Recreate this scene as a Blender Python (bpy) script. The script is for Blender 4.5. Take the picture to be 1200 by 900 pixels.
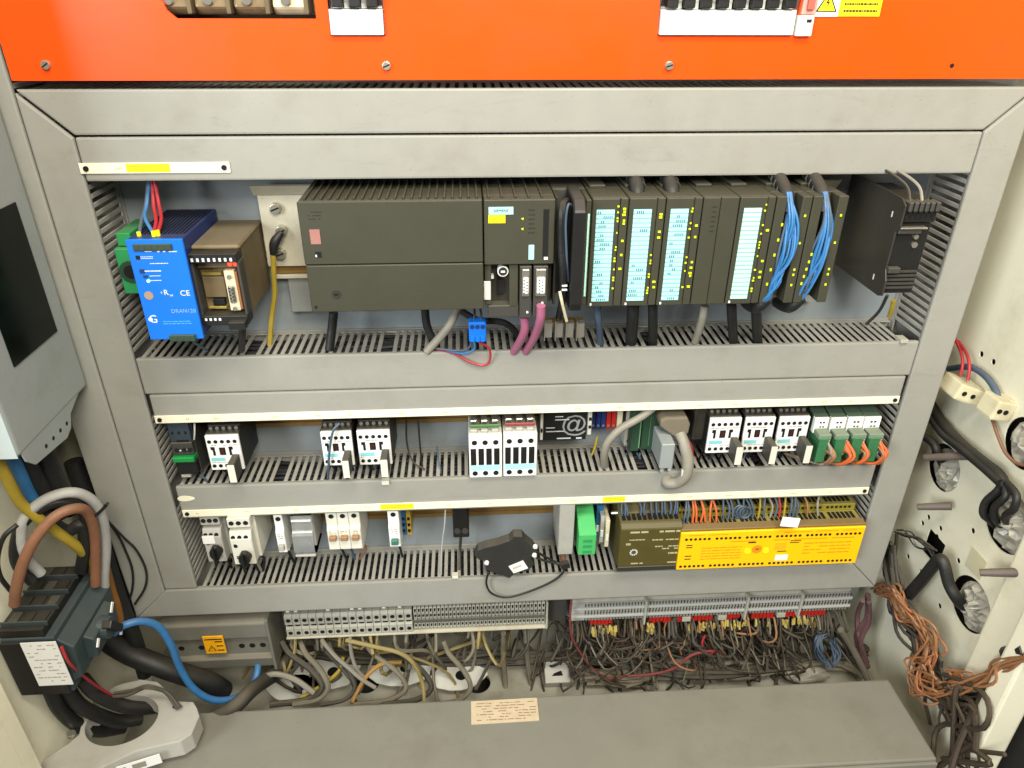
import bpy, bmesh, math, random
from mathutils import Vector, Matrix
random.seed(7)
S = bpy.context.scene
C = S.collection
for o in list(bpy.data.objects): bpy.data.objects.remove(o)

# ------------------------------------------------------------------ camera
CP, CY, CR = 0.50024, 0.06208, 0.00479          # pitch down, yaw right, roll
CAM = Vector((0.4062, -0.80735, 0.13706)); FPX = 850.0
_F = Vector((math.sin(CY)*math.cos(CP), math.cos(CY)*math.cos(CP), -math.sin(CP)))
_R0 = Vector((math.cos(CY), -math.sin(CY), 0)); _U0 = _R0.cross(_F)
_R = _R0*math.cos(CR) + _U0*math.sin(CR); _U = _U0*math.cos(CR) - _R0*math.sin(CR)
cd = bpy.data.cameras.new('camera'); cam = bpy.data.objects.new('camera', cd); C.objects.link(cam)
cd.sensor_width = 36; cd.lens = FPX/1200*36; cd.clip_start = 0.01; cd.clip_end = 50
mw = Matrix((_R, _U, -_F)).transposed().to_4x4(); mw.translation = CAM
cam.matrix_world = mw
S.camera = cam
# ------------------------------------------------------------------ light
w = bpy.data.worlds.new('World'); S.world = w; w.use_nodes = True
bg = w.node_tree.nodes['Background']; bg.inputs[0].default_value = (1.0, 0.97, 0.9, 1); bg.inputs[1].default_value = 0.14
def area(name, loc, target, sx, sy, power, col):
    l = bpy.data.lights.new(name, 'AREA'); l.shape = 'RECTANGLE'; l.size = sx; l.size_y = sy; l.energy = power; l.color = col
    o = bpy.data.objects.new(name, l); C.objects.link(o); o.location = loc
    o.rotation_euler = (Vector(target)-Vector(loc)).to_track_quat('-Z', 'Y').to_euler()
area('ceiling_lamp', (0.60, -0.95, 1.35), (0.52, -.1, -0.4), 1.3, 0.4, 27, (1.0, 0.94, 0.80))
area('hall_lights', (0.66, -1.45, 0.85), (0.5, 0, -0.15), 0.7, 0.4, 20, (1.0, 0.95, 0.84))
area('window_light', (-1.3, -1.9, 0.5), (0.6, 0, -0.3), 0.9, 1.2, 44, (0.92, 0.97, 1.0))
S.view_settings.view_transform = 'Standard'; S.view_settings.look = 'None'
S.view_settings.exposure = 0.62; S.view_settings.gamma = 1.0; S.view_settings.use_curve_mapping = False
S.render.engine = 'CYCLES'; S.cycles.use_denoising = True
S.cycles.max_bounces = 6; S.cycles.transmission_bounces = 6; S.cycles.transparent_max_bounces = 8

# ------------------------------------------------------------------ helpers
def _ray(px, py): return _F*FPX + _R*(px-600) - _U*(py-450)
def PY(px, py, y):
    d = _ray(px, py); return CAM + d*((y-CAM.y)/d.y)
def PXX(px, py, x):
    d = _ray(px, py); return CAM + d*((x-CAM.x)/d.x)
def PZ(px, py, z):
    d = _ray(px, py); return CAM + d*((z-CAM.z)/d.z)
def lin(c):
    r = []
    for v in c[:3]:
        v /= 255.0
        r.append(v/12.92 if v <= .04045 else ((v+.055)/1.055)**2.4)
    return (*r, 1.0)
MATS = {}
def mat(name, rgb, rough=.5, metal=0.0, var=.10, scale=60, dust=.0, bump=.0, emit=0, spec=.4, alpha=1, dustc=(128,118,98), stain=None, trans=0, speck=0):
    if name in MATS: return MATS[name]
    m = bpy.data.materials.new(name); m.use_nodes = True; MATS[name] = m
    nt = m.node_tree; N = nt.nodes; L = nt.links; b = N['Principled BSDF']
    col = lin(rgb)
    b.inputs['Roughness'].default_value = rough; b.inputs['Metallic'].default_value = metal
    b.inputs['Specular IOR Level'].default_value = spec; b.inputs['Alpha'].default_value = alpha
    if trans: b.inputs['Transmission Weight'].default_value = trans
    geo = N.new('ShaderNodeNewGeometry')
    nz = N.new('ShaderNodeTexNoise'); nz.inputs['Scale'].default_value = scale; nz.inputs['Detail'].default_value = 5
    L.new(geo.outputs['Position'], nz.inputs['Vector'])
    mx = N.new('ShaderNodeMix'); mx.data_type = 'RGBA'
    mx.inputs[6].default_value = tuple(max(0, c*(1-var*1.6)) for c in col[:3])+(1,)
    mx.inputs[7].default_value = tuple(min(1, c*(1+var*1.2)) for c in col[:3])+(1,)
    L.new(nz.outputs['Fac'], mx.inputs[0]); out = mx.outputs[2]
    nz2 = N.new('ShaderNodeTexNoise'); nz2.inputs['Scale'].default_value = 14; nz2.inputs['Detail'].default_value = 7
    nz2.inputs['Roughness'].default_value = .65
    L.new(geo.outputs['Position'], nz2.inputs['Vector'])
    if stain:
        sr = N.new('ShaderNodeMapRange'); sr.inputs[1].default_value = .52; sr.inputs[2].default_value = .75; sr.inputs[4].default_value = stain[1]
        L.new(nz2.outputs['Fac'], sr.inputs[0])
        ms = N.new('ShaderNodeMix'); ms.data_type = 'RGBA'; ms.inputs[7].default_value = lin(stain[0])
        L.new(sr.outputs[0], ms.inputs[0]); L.new(out, ms.inputs[6]); out = ms.outputs[2]
    if speck:
        n3 = N.new('ShaderNodeTexNoise'); n3.inputs['Scale'].default_value = 260; n3.inputs['Detail'].default_value = 2
        n4 = N.new('ShaderNodeTexNoise'); n4.inputs['Scale'].default_value = 30; n4.inputs['Detail'].default_value = 6; n4.inputs['Roughness'].default_value = .75; n4.inputs['Distortion'].default_value = 1.2
        mp = N.new('ShaderNodeMapping'); mp.inputs['Scale'].default_value = (.35, 1, 1.6); L.new(geo.outputs['Position'], mp.inputs[0]); L.new(mp.outputs[0], n4.inputs['Vector'])
        L.new(geo.outputs['Position'], n3.inputs['Vector'])
        r3 = N.new('ShaderNodeMapRange'); r3.inputs[1].default_value = .66; r3.inputs[2].default_value = .74; r3.inputs[4].default_value = speck
        r4 = N.new('ShaderNodeMapRange'); r4.inputs[1].default_value = .58; r4.inputs[2].default_value = .78; r4.inputs[4].default_value = speck*.8
        L.new(n3.outputs['Fac'], r3.inputs[0]); L.new(n4.outputs['Fac'], r4.inputs[0])
        mxm = N.new('ShaderNodeMath'); mxm.operation = 'MAXIMUM'; L.new(r3.outputs[0], mxm.inputs[0]); L.new(r4.outputs[0], mxm.inputs[1])
        mk = N.new('ShaderNodeMix'); mk.data_type = 'RGBA'; mk.inputs[7].default_value = tuple(c*.42 for c in col[:3])+(1,)
        L.new(mxm.outputs[0], mk.inputs[0]); L.new(out, mk.inputs[6]); out = mk.outputs[2]
    if dust:
        sx = N.new('ShaderNodeSeparateXYZ'); L.new(geo.outputs['Normal'], sx.inputs[0])
        mr = N.new('ShaderNodeMapRange'); mr.inputs[1].default_value = .25; mr.inputs[2].default_value = .95; mr.inputs[4].default_value = dust
        L.new(sx.outputs['Z'], mr.inputs[0])
        mm = N.new('ShaderNodeMath'); mm.operation = 'MULTIPLY'
        ar = N.new('ShaderNodeMapRange'); ar.inputs[1].default_value = .3; ar.inputs[2].default_value = .6; ar.inputs[3].default_value = .45
        L.new(nz2.outputs['Fac'], ar.inputs[0])
        L.new(mr.outputs[0], mm.inputs[0]); L.new(ar.outputs[0], mm.inputs[1])
        md = N.new('ShaderNodeMix'); md.data_type = 'RGBA'; md.inputs[7].default_value = lin(dustc)
        L.new(mm.outputs[0], md.inputs[0]); L.new(out, md.inputs[6]); out = md.outputs[2]
    L.new(out, b.inputs['Base Color'])
    rr = N.new('ShaderNodeMapRange'); rr.inputs[3].default_value = max(.05, rough-.12); rr.inputs[4].default_value = min(1, rough+.15)
    L.new(nz2.outputs['Fac'], rr.inputs[0]); L.new(rr.outputs[0], b.inputs['Roughness'])
    if bump:
        bp = N.new('ShaderNodeBump'); bp.inputs['Strength'].default_value = bump; bp.inputs['Distance'].default_value = .0015
        nb = N.new('ShaderNodeTexNoise'); nb.inputs['Scale'].default_value = scale*4; nb.inputs['Detail'].default_value = 3
        L.new(geo.outputs['Position'], nb.inputs['Vector']); L.new(nb.outputs['Fac'], bp.inputs['Height']); L.new(bp.outputs[0], b.inputs['Normal'])
    if emit:
        b.inputs['Emission Color'].default_value = col; b.inputs['Emission Strength'].default_value = emit
    return m

M = dict(
 lid=mat('duct_lid', (143,142,134), .45, var=.05, scale=35, dust=.2, stain=((118,112,98), .3), bump=.06, speck=.32),
 duct=mat('duct_grey', (156,154,146), .6, var=.10, dust=.4, dustc=(140,134,118), stain=((110,105,92), .4)),
 plate=mat('galvanised_plate', (134,141,143), .5, metal=.1, var=.08, scale=25, stain=((108,108,100), .4)),
 wall=mat('cream_wall', (226,222,198), .42, var=.04, scale=12, dust=.25, stain=((176,166,134), .35), bump=.05, speck=.18),
 greybox=mat('grey_enamel', (140,146,144), .45, var=.05, scale=20, stain=((108,112,100), .35), speck=.2),
 sill=mat('sill_grey', (120,118,107), .48, var=.07, scale=18, stain=((98,94,80), .4), bump=.05, speck=.3),
 strip=mat('label_strip_white', (226,222,196), .45, var=.03),
 orange=mat('orange_paint', (236,74,2), .33, var=.04, scale=9, stain=((206,66,14), .4), speck=.16),
 yellow=mat('yellow_label', (240,220,20), .5, var=.04),
 white=mat('white_plastic', (226,226,220), .4, var=.03, dust=.35),
 offwhite=mat('aged_white_plastic', (208,206,192), .45, var=.05, dust=.3, stain=((166,156,130), .3)),
 black=mat('black_plastic', (24,24,23), .45, var=.15, dust=.35, dustc=(84,78,66)),
 hole=mat('dark_recess', (9,9,9), .8, var=.1),
 dgrey=mat('dark_grey_plastic', (58,57,52), .5, var=.1, dust=.4, dustc=(98,92,76)),
 olive=mat('olive_grey_plastic', (60,59,47), .45, var=.08, scale=30, dust=.35, dustc=(74,70,56), stain=((52,50,40), .55), speck=.25),
 olived=mat('olive_dark_plastic', (46,44,35), .5, var=.1, dust=.45, dustc=(88,82,66)),
 blue=mat('blue_enamel', (14,104,205), .38, var=.04, scale=25),
 blued=mat('dark_blue_enamel', (26,44,98), .5, var=.08, dust=.45, dustc=(74,76,86)),
 brown=mat('dusty_brown_plastic', (100,86,60), .6, var=.2, scale=40, dust=.6, dustc=(118,110,92), stain=((66,54,36), .6)),
 green=mat('green_plastic', (44,140,82), .45, var=.08, dust=.2),
 greend=mat('dark_green_plastic', (38,66,48), .5, var=.1, dust=.4, dustc=(86,92,80)),
 cyan=mat('cyan_card', (162,222,222), .5, var=.03),
 mint=mat('mint_card', (176,226,206), .5, var=.03),
 lime=mat('lime_mark', (198,214,16), .5, var=.05, emit=.2),
 steel=mat('zinc_steel', (188,184,170), .32, metal=.85, var=.08, scale=50, stain=((120,108,84), .35)),
 rail=mat('rail_steel', (206,200,178), .42, metal=.2, var=.08, scale=30, stain=((150,132,96), .5)),
 brass=mat('brass_rail', (150,118,66), .45, metal=.5, var=.15),
 red=mat('red_plastic', (166,30,24), .5, var=.15, dust=.2),
 ledred=mat('red_led', (255,60,40), .4, emit=2.0),
 ledgreen=mat('green_led', (150,255,190), .4, emit=2.0),
 saf=mat('yellow_enclosure', (252,188,3), .42, var=.04, scale=30),
 safo=mat('olive_terminal_plastic', (138,126,40), .5, var=.08, dust=.3),
 safb=mat('olive_brown_plastic', (76,68,28), .5, var=.12, dust=.5, dustc=(100,92,66)),
 ink=mat('black_ink', (22,22,20), .6, var=.05),
 inkw=mat('white_ink', (206,210,212), .6, var=.05),
 inko=mat('ochre_ink', (206,132,20), .6, var=.1),
 glass=mat('dark_screen_glass', (5,14,9), .18, var=.6, scale=30, spec=.18),
 clear=mat('clear_plastic', (205,208,206), .25, var=.02, trans=.75, alpha=1),
 amber=mat('amber_plastic', (150,130,98), .25, var=.2, trans=.35, stain=((90,70,44), .6)),
 wgrey=mat('cable_grey', (134,130,118), .5, var=.12, scale=90, dust=.3),
 wlight=mat('cable_light_grey', (168,168,164), .5, var=.1, scale=120, dust=.25, bump=.25, stain=((120,114,100), .4)),
 wblack=mat('cable_black', (27,28,28), .5, var=.2, dust=.4, dustc=(84,78,66), bump=.25, stain=((52,48,42), .5)),
 wblue=mat('wire_blue', (52,112,166), .45, var=.15, dust=.15, bump=.15, stain=((56,92,122), .4)),
 wdull=mat('wire_blue_grey', (70,86,104), .5, var=.15, dust=.2),
 wred=mat('wire_red', (166,44,50), .45, var=.1),
 wpink=mat('cable_violet', (158,92,120), .42, var=.06),
 wbrown=mat('wire_brown', (132,90,66), .55, var=.15, scale=90, dust=.25, bump=.25, stain=((96,70,54), .5)),
 worange=mat('wire_orange', (196,92,44), .5, var=.12, dust=.15),
 wrust=mat('wire_dusty_orange', (146,102,68), .55, var=.18, dust=.3),
 wyg=mat('wire_yellow_green', (158,136,44), .5, var=.3, scale=45),
 wdust=mat('wire_dusty', (108,102,86), .7, var=.25, scale=70, dust=.35),
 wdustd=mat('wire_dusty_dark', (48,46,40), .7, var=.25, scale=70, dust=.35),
 inner=mat('shaded_duct_wire', (14,15,18), .55, var=.3),
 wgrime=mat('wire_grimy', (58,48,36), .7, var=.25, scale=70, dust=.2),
 wdusty=mat('wire_dusty_yellow', (140,124,74), .65, var=.2, scale=70, dust=.3),
 teal=mat('teal_grey_plastic', (50,62,64), .45, var=.1, dust=.35, dustc=(88,90,84)),
 ct=mat('light_grey_casting', (168,166,158), .5, var=.06, dust=.25, stain=((128,120,100), .35)),
 tan=mat('tan_paper', (190,172,144), .7, var=.12, scale=80, stain=((146,122,92), .5)),
 paper=mat('white_paper', (222,222,218), .6, var=.02),
 grime=mat('grimy_floor', (160,158,144), .7, var=.15, scale=20, dust=.2, stain=((104,94,72), .7)),
 beige=mat('beige_ceramic', (206,198,166), .5, var=.08, dust=.2, stain=((130,116,84), .45)),
 film=mat('torn_grey_film', (164,160,146), .3, var=.25, scale=60, stain=((58,50,38), .85)),
 warn=mat('warning_amber', (238,170,18), .5, var=.04),
 terms=mat('terminal_grey', (164,163,150), .5, var=.15, scale=120, dust=.3, stain=((96,90,76), .4)),
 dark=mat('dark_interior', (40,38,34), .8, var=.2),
)

ROOT = {}
def links(o, parent):
    C.objects.link(o)
    if parent is not None: o.parent = parent
def tag(o, label=None, cat=None, group=None, kind=None):
    if label: o['label'] = label
    if cat: o['category'] = cat
    if group: o['group'] = group
    if kind: o['kind'] = kind
    return o
def thing(name, label, cat, loc, group=None):
    o = bpy.data.objects.new(name, None); o.empty_display_size = .02; C.objects.link(o)
    o.location = loc; ROOT[o] = Vector(loc)
    return tag(o, label, cat, group)

class MB:
    def __init__(s): s.v = []; s.f = []
    def box(s, x0, x1, y0, y1, z0, z1):
        n = len(s.v)
        s.v += [Vector((x, y, z)) for z in (z0, z1) for y in (y0, y1) for x in (x0, x1)]
        for f in ((0,2,3,1), (4,5,7,6), (0,1,5,4), (1,3,7,5), (3,2,6,7), (2,0,4,6)): s.f.append([n+i for i in f])
        return s
    def obox(s, c, ax, ay, az):                       # oriented box, half axes
        n = len(s.v); c = Vector(c); ax, ay, az = Vector(ax), Vector(ay), Vector(az)
        s.v += [c+ax*i+ay*j+az*k for k in (-1,1) for j in (-1,1) for i in (-1,1)]
        for f in ((0,2,3,1), (4,5,7,6), (0,1,5,4), (1,3,7,5), (3,2,6,7), (2,0,4,6)): s.f.append([n+i for i in f])
        return s
    def cyl(s, p0, p1, r, n=14, r1=None):
        p0, p1 = Vector(p0), Vector(p1); d = (p1-p0).normalized()
        a = d.orthogonal().normalized(); b = d.cross(a); k = len(s.v); r1 = r if r1 is None else r1
        for p, rr in ((p0, r), (p1, r1)):
            s.v += [p+(a*math.cos(2*math.pi*i/n)+b*math.sin(2*math.pi*i/n))*rr for i in range(n)]
        for i in range(n): s.f.append([k+i, k+(i+1)%n, k+n+(i+1)%n, k+n+i])
        s.f.append([k+i for i in reversed(range(n))]); s.f.append([k+n+i for i in range(n)])
        return s
    def prism(s, pts, off):                           # closed outline of 3-D points, swept by off
        off = Vector(off); n = len(pts); k = len(s.v)
        s.v += [Vector(p) for p in pts] + [Vector(p)+off for p in pts]
        s.f.append([k+i for i in range(n)]); s.f.append([k+n+i for i in reversed(range(n))])
        for i in range(n): s.f.append([k+(i+1)%n, k+i, k+n+i, k+n+(i+1)%n])
        return s
    def tube(s, pts, r, n=8, sub=5, taper=None):
        pts = [Vector(p) for p in pts]; P = []
        if len(pts) > 2 and sub > 1:
            q = [pts[0]*2-pts[1]] + pts + [pts[-1]*2-pts[-2]]
            for i in range(1, len(q)-2):
                for j in range(sub):
                    t = j/sub; a, b, c, d = q[i-1], q[i], q[i+1], q[i+2]
                    P.append(.5*((2*b)+(c-a)*t+(2*a-5*b+4*c-d)*t*t+(3*b-a-3*c+d)*t**3))
            P.append(pts[-1])
        else: P = pts
        k = len(s.v); t0 = (P[1]-P[0]).normalized(); a = t0.orthogonal().normalized()
        for i, p in enumerate(P):
            t = (P[min(i+1, len(P)-1)]-P[max(i-1, 0)])
            t = t.normalized() if t.length > 1e-9 else t0
            a = (a-t*a.dot(t)); a = a.normalized() if a.length > 1e-6 else t.orthogonal().normalized()
            b = t.cross(a); rr = r if taper is None else r*taper(i/(len(P)-1))
            s.v += [p+(a*math.cos(2*math.pi*j/n)+b*math.sin(2*math.pi*j/n))*rr for j in range(n)]
        for i in range(len(P)-1):
            for j in range(n): s.f.append([k+i*n+j, k+i*n+(j+1)%n, k+(i+1)*n+(j+1)%n, k+(i+1)*n+j])
        s.f.append([k+j for j in reversed(range(n))]); s.f.append([k+(len(P)-1)*n+j for j in range(n)])
        return s
    def build(s, name, m, parent=None, label=None, cat=None, group=None, kind=None, bev=0, seg=2, smooth=False):
        if parent is not None: org = ROOT[parent]
        else:
            xs = [v.x for v in s.v]; ys = [v.y for v in s.v]; zs = [v.z for v in s.v]
            org = Vector(((min(xs)+max(xs))/2, (min(ys)+max(ys))/2, min(zs)))
        me = bpy.data.meshes.new(name); me.from_pydata([v-org for v in s.v], [], s.f)
        bm = bmesh.new(); bm.from_mesh(me); bmesh.ops.recalc_face_normals(bm, faces=bm.faces)
        if bev:
            ed = [e for e in bm.edges if len(e.link_faces) == 2 and e.calc_face_angle() > .5]
            bmesh.ops.bevel(bm, geom=ed, offset=bev, segments=seg, profile=.6, affect='EDGES', clamp_overlap=True)
        if smooth:
            for f in bm.faces: f.smooth = True
        bm.to_mesh(me); bm.free(); me.update()
        if smooth and hasattr(me, 'set_sharp_from_angle'): me.set_sharp_from_angle(angle=math.radians(40))
        me.materials.append(M[m] if isinstance(m, str) else m)
        o = bpy.data.objects.new(name, me); links(o, parent); ROOT[o] = org
        if parent is None: o.location = org
        tag(o, label, cat, group, kind)
        return o

def inst(me, name, parent, loc):
    o = bpy.data.objects.new(name, me); links(o, parent); o.location = Vector(loc)-ROOT[parent]; ROOT[o] = Vector(loc); return o
def text(s, size, loc, parent, m, name='lettering', rot=(math.pi/2, 0, 0), bold=0):
    cu = bpy.data.curves.new('t', 'FONT'); cu.body = s; cu.size = size; cu.extrude = .00015; cu.align_x = 'CENTER'; cu.align_y = 'CENTER'; cu.offset = bold
    cu.resolution_u = 3
    t = bpy.data.objects.new('t', cu); C.objects.link(t)
    bpy.context.view_layer.update()
    me = bpy.data.meshes.new_from_object(t.evaluated_get(bpy.context.evaluated_depsgraph_get()))
    bpy.data.objects.remove(t); me.name = name
    me.materials.clear(); me.materials.append(M[m] if isinstance(m, str) else m)
    o = bpy.data.objects.new(name, me); links(o, parent)
    o.location = Vector(loc)-ROOT[parent]; o.rotation_euler = rot; ROOT[o] = Vector(loc); return o

def tails(d, us, mats, y0, seed, drop=.03, r=.0015):
    rd = random.Random(seed)
    for i, u in enumerate(us):
        x = d.X(u); z = d.z0
        d.tube('wire', mats[i % len(mats)], [(x, y0, z+.004), (x+rd.uniform(-.002, .002), y0+.002, z-drop*.35), (x+rd.uniform(-.005, .005), y0+.008, z-drop*.8), (x+rd.uniform(-.008, .008), y0+.014, z-drop*1.7)], r, 6, 4)
class Dev:                                            # a device on the plate; u,v run over its front face
    def __init__(s, name, label, cat, tl, br, yf, yb=.074, group=None, world=None):
        if world: s.x0, s.x1, s.z0, s.z1 = world
        else:
            a = PY(*tl, yf); b = PY(*br, yf); s.x0, s.x1, s.z0, s.z1 = a.x, b.x, b.z, a.z
        s.yf, s.yb = yf, yb; s.w = s.x1-s.x0; s.h = s.z1-s.z0
        s.r = thing(name, label, cat, ((s.x0+s.x1)/2, yb, s.z0), group)
    def X(s, u): return s.x0+s.w*u
    def Z(s, v): return s.z0+s.h*v
    def b(s, nm, m, u0, u1, v0, v1, y0, y1, bev=.0007, par=None, label=None):
        return MB().box(s.X(u0), s.X(u1), y0, y1, s.Z(v0), s.Z(v1)).build(nm, m, par or s.r, label, bev=bev, seg=1)
    def bs(s, nm, m, L, bev=0, par=None, kind='stuff'):
        q = MB()
        for u0, u1, v0, v1, y0, y1 in L: q.box(s.X(u0), s.X(u1), y0, y1, s.Z(v0), s.Z(v1))
        return q.build(nm, m, par or s.r, bev=bev, kind=kind, seg=1)
    def cs(s, nm, m, L, r, y0, y1, par=None, n=14, each=False):
        if each:
            return [MB().cyl((s.X(u), y0, s.Z(v)), (s.X(u), y1, s.Z(v)), r, n).build(nm, m, par or s.r, smooth=True) for u, v in L]
        q = MB()
        for u, v in L: q.cyl((s.X(u), y0, s.Z(v)), (s.X(u), y1, s.Z(v)), r, n)
        return q.build(nm, m, par or s.r, smooth=True, kind='stuff' if len(L) > 1 else None)
    def prof(s, nm, m, u0, u1, P, bev=.0006, par=None):      # (y, v) side profile swept along x
        q = MB().prism([(s.X(u0), y, s.Z(v)) for y, v in P], (s.w*(u1-u0), 0, 0))
        return q.build(nm, m, par or s.r, bev=bev, seg=1)
    def t(s, st, size, u, v, y, m, nm='lettering', par=None, bold=0): return text(st, size, (s.X(u), y, s.Z(v)), par or s.r, m, nm, bold=bold)
    def tube(s, nm, m, pts, r, n=8, sub=5, label=None):
        return MB().tube(pts, r, n, sub).build(nm, m, s.r, label, smooth=True)
def W(pts):                                           # pixel+depth waypoints to 3-D
    return [PY(a, b, y) for a, b, y in pts]
def dashes(u0, u1, v0, v1, rows, y, seed=0, fill=.7, th=.35):
    rd = random.Random(seed); L = []
    for i in range(rows):
        v = v1-(v1-v0)*(i+.5)/rows; h = (v1-v0)/rows*th; u = u0
        while u < u1-.01:
            l = (u1-u0)*rd.uniform(.06, .2)
            if rd.random() < fill: L.append((u, min(u1, u+l), v-h/2, v+h/2, y-.00025, y+.0004))
            u += l+(u1-u0)*.025
    return L

# ================================================================== the setting
YP = .08
def cut(ob, cutters):
    cm = MB()
    for c in cutters: c(cm)
    co = cm.build('cutter', 'dark')
    md = ob.modifiers.new('b', 'BOOLEAN'); md.object = co; md.solver = 'EXACT'; md.operation = 'DIFFERENCE'; md.use_self = True
    bpy.context.view_layer.update()
    me = bpy.data.meshes.new_from_object(ob.evaluated_get(bpy.context.evaluated_depsgraph_get()))
    ob.modifiers.clear(); ob.data = me
    bpy.data.objects.remove(co)
def struct(name, mb, m, label, bev=0): return mb.build(name, m, None, label, kind='structure', bev=bev)
struct('mounting_plate', MB().box(-.105, 1.06, YP, YP+.003, -.80, .60), 'plate', 'grey galvanised mounting plate behind the ducts and devices')
struct('rear_wall', MB().box(-.172, 1.30, .19, .195, -1.0, .6), 'wall', 'rear wall of the cabinet behind the mounting plate')
fl = struct('floor', MB().box(-.168, 1.098, -.30, .19, -.936, -.93), 'grime', 'grimy grey cabinet floor plates with round cable holes')
FH = [(480,768), (355,795), (505,783), (372,771), (430,800), (700,775), (560,800)]
cut(fl, [lambda q, p=PZ(a, b, -.93): q.cyl((p.x, p.y, -.96), (p.x, p.y, -.9), .022, 24) for a, b in FH])
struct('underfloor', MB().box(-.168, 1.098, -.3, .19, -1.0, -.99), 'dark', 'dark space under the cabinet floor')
# left wall with folded flange
lw = MB().box(-.172, -.168, -.20, .19, -1.0, .6).box(-.172, -.150, -.222, -.2002, -1.0, .6).box(-.154, -.150, -.30, -.2224, -1.0, .6)
struct('left_wall', lw, 'wall', 'cream painted left side wall of the cabinet')
rw = struct('right_wall', MB().box(1.10, 1.1015, -.145, .19, -1.0, .6), 'wall', 'cream painted right side wall with punched cable holes')
WX = 1.10
HOLES = [((1106,548), .036), ((1181,612), .042), ((1137,708), .040), ((1200,520), .034)]
SMALL = [(1150,415),(1164,424),(1170,560),(1164,553),(1088,606),(1081,613),(1102,619),(1098,629),(1064,652),(1079,670),(1140,622),(1123,657),(1101,710),(1171,707),(1189,717),(1184,821),(1145,763)]
SLOTS = [((1094,642), .020, .022), ((1074,742), .024, .026), ((1199,735), .018, .020)]
CUT = []
for (a, b), r in HOLES: CUT.append(lambda q, p=PXX(a, b, WX), r=r: q.cyl((1.08, p.y, p.z), (1.12, p.y, p.z), r, 32))
for a, b in SMALL: CUT.append(lambda q, p=PXX(a, b, WX): q.cyl((1.08, p.y, p.z), (1.12, p.y, p.z), .0042, 12))
for (a, b), hy, hz in SLOTS: CUT.append(lambda q, p=PXX(a, b, WX), hy=hy, hz=hz: q.box(1.08, 1.12, p.y-hy, p.y+hy, p.z-hz, p.z+hz))
cut(rw, CUT)
struct('right_wall_flange', MB().box(1.084, 1.104, -.205, -.1452, -1.0, .6).box(1.064, 1.104, -.235, -.2052, -1.0, .6), 'wall', 'folded cream front flange of the right side wall', bev=.004)
struct('outer_skin', MB().box(1.16, 1.165, -.5, .19, -1.0, .6), 'dark', 'dark outer skin behind the right side wall')

# ================================================================== wiring ducts
TP, TW = .0098, .0053                                   # finger pitch and width
def duct_h(label, x0, x1, z0, z1, fingers='top', mit=(0, 0), strip=None, lid_z=None, yf=0.0, stuff_f=False):
    r = thing('wiring_duct', label, 'wiring duct', ((x0+x1)/2, YP, z0), 'grey slotted wiring ducts')
    P = [(x0+mit[0], 0, z0), (x1-mit[1], 0, z0), (x1, 0, z1), (x0, 0, z1)] if mit != 'low' else None
    lid = MB().prism([Vector((a, yf, c)) for a, b, c in P], (0, .006, 0)).build('lid', 'lid', r, bev=.0022)
    b = MB().box(x0+max(mit[0], 0)+.001, x1-max(mit[1], 0)-.001, YP-.004, YP-.0005, z0+.001, z1-.001)
    b.box(x0+max(mit[0], 0)+.001, x1-max(mit[1], 0)-.001, .008, YP-.0045, z0+.0015, z0+.003)
    b.build('base', 'duct', r)
    MB().box(x0+max(mit[0], 0)+.002, x1-max(mit[1], 0)-.002, YP-.011, YP-.0042, z1-.0034, z1-.0016).build('edge_strip', 'duct', r)
    MB().box(x0+max(mit[0], 0)+.002, x1-max(mit[1], 0)-.002, .0062, .0080, z1-.0032, z1-.0014).build('lip', 'lid', r)
    n = int((x1-x0-.004)/TP)
    if stuff_f:
        q = MB()
        for i in range(n): q.box(x0+.003+i*TP, x0+.003+i*TP+TW, .0082, YP-.0112, z1-.0032, z1-.0014)
        q.build('finger', 'duct', r, kind='stuff')
    else:
        me = None
        for i in range(n):
            if i % 17 == 13 and random.random() < .5: continue
            x = x0+.003+i*TP
            if me is None:
                o = MB().box(x, x+TW, .0082, YP-.0112, z1-.0032, z1-.0014).build('finger', 'duct', r, bev=.0006, seg=1); me = o.data; xx = x; zz = ROOT[o]
            else: inst(me, 'finger', r, Vector((x-xx, 0, 0))+zz)
    return r
def duct_v(label, x0, x1, z0, z1, side, zr, mt=0, mb=0, yf=0.0):
    r = thing('wiring_duct', label, 'wiring duct', ((x0+x1)/2, YP, z0), 'grey slotted wiring ducts')
    # mt / mb: mitre at top / bottom (positive: outer edge longer on the side away from the devices)
    o, i = (x0, x1) if side > 0 else (x1, x0)           # outer / inner x
    P = [(o, z0-mb), (i, z0), (i, z1), (o, z1+mt)]
    MB().prism([Vector((a, yf, c)) for a, c in P], (0, .006, 0)).build('lid', 'lid', r, bev=.0022)
    MB().box(x0+.001, x1-.001, YP-.004, YP-.0005, z0+.001, z1-.001).build('base', 'duct', r)
    s = -1 if side > 0 else 1
    a, b = sorted((i+s*.0016, i+s*.0034))
    MB().box(a, b, YP-.011, YP-.0042, z0+.002, z1-.002).build('edge_strip', 'duct', r)
    MB().box(a, b, .0062, .0080, z0+.002, z1-.002).build('lip', 'lid', r)
    c, d = sorted((o-s*.0016, o-s*.0034))
    MB().box(c, d, .0062, YP-.0042, z0+.002, z1-.002).build('side_wall', 'duct', r)
    me = None; z = z0+.004
    while z < z1-.008:
        if any(p <= z <= q for p, q in zr):
            if me is None:
                o_ = MB().box(a, b, .0082, YP-.0112, z, z+TW).build('finger', 'duct', r, bev=.0006, seg=1); me = o_.data; zz = z; rr = ROOT[o_]
            else: inst(me, 'finger', r, Vector((0, 0, z-zz))+rr)
        z += TP
    return r
ZR = [(-.26, -.045), (-.455, -.345), (-.632, -.498)]
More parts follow.
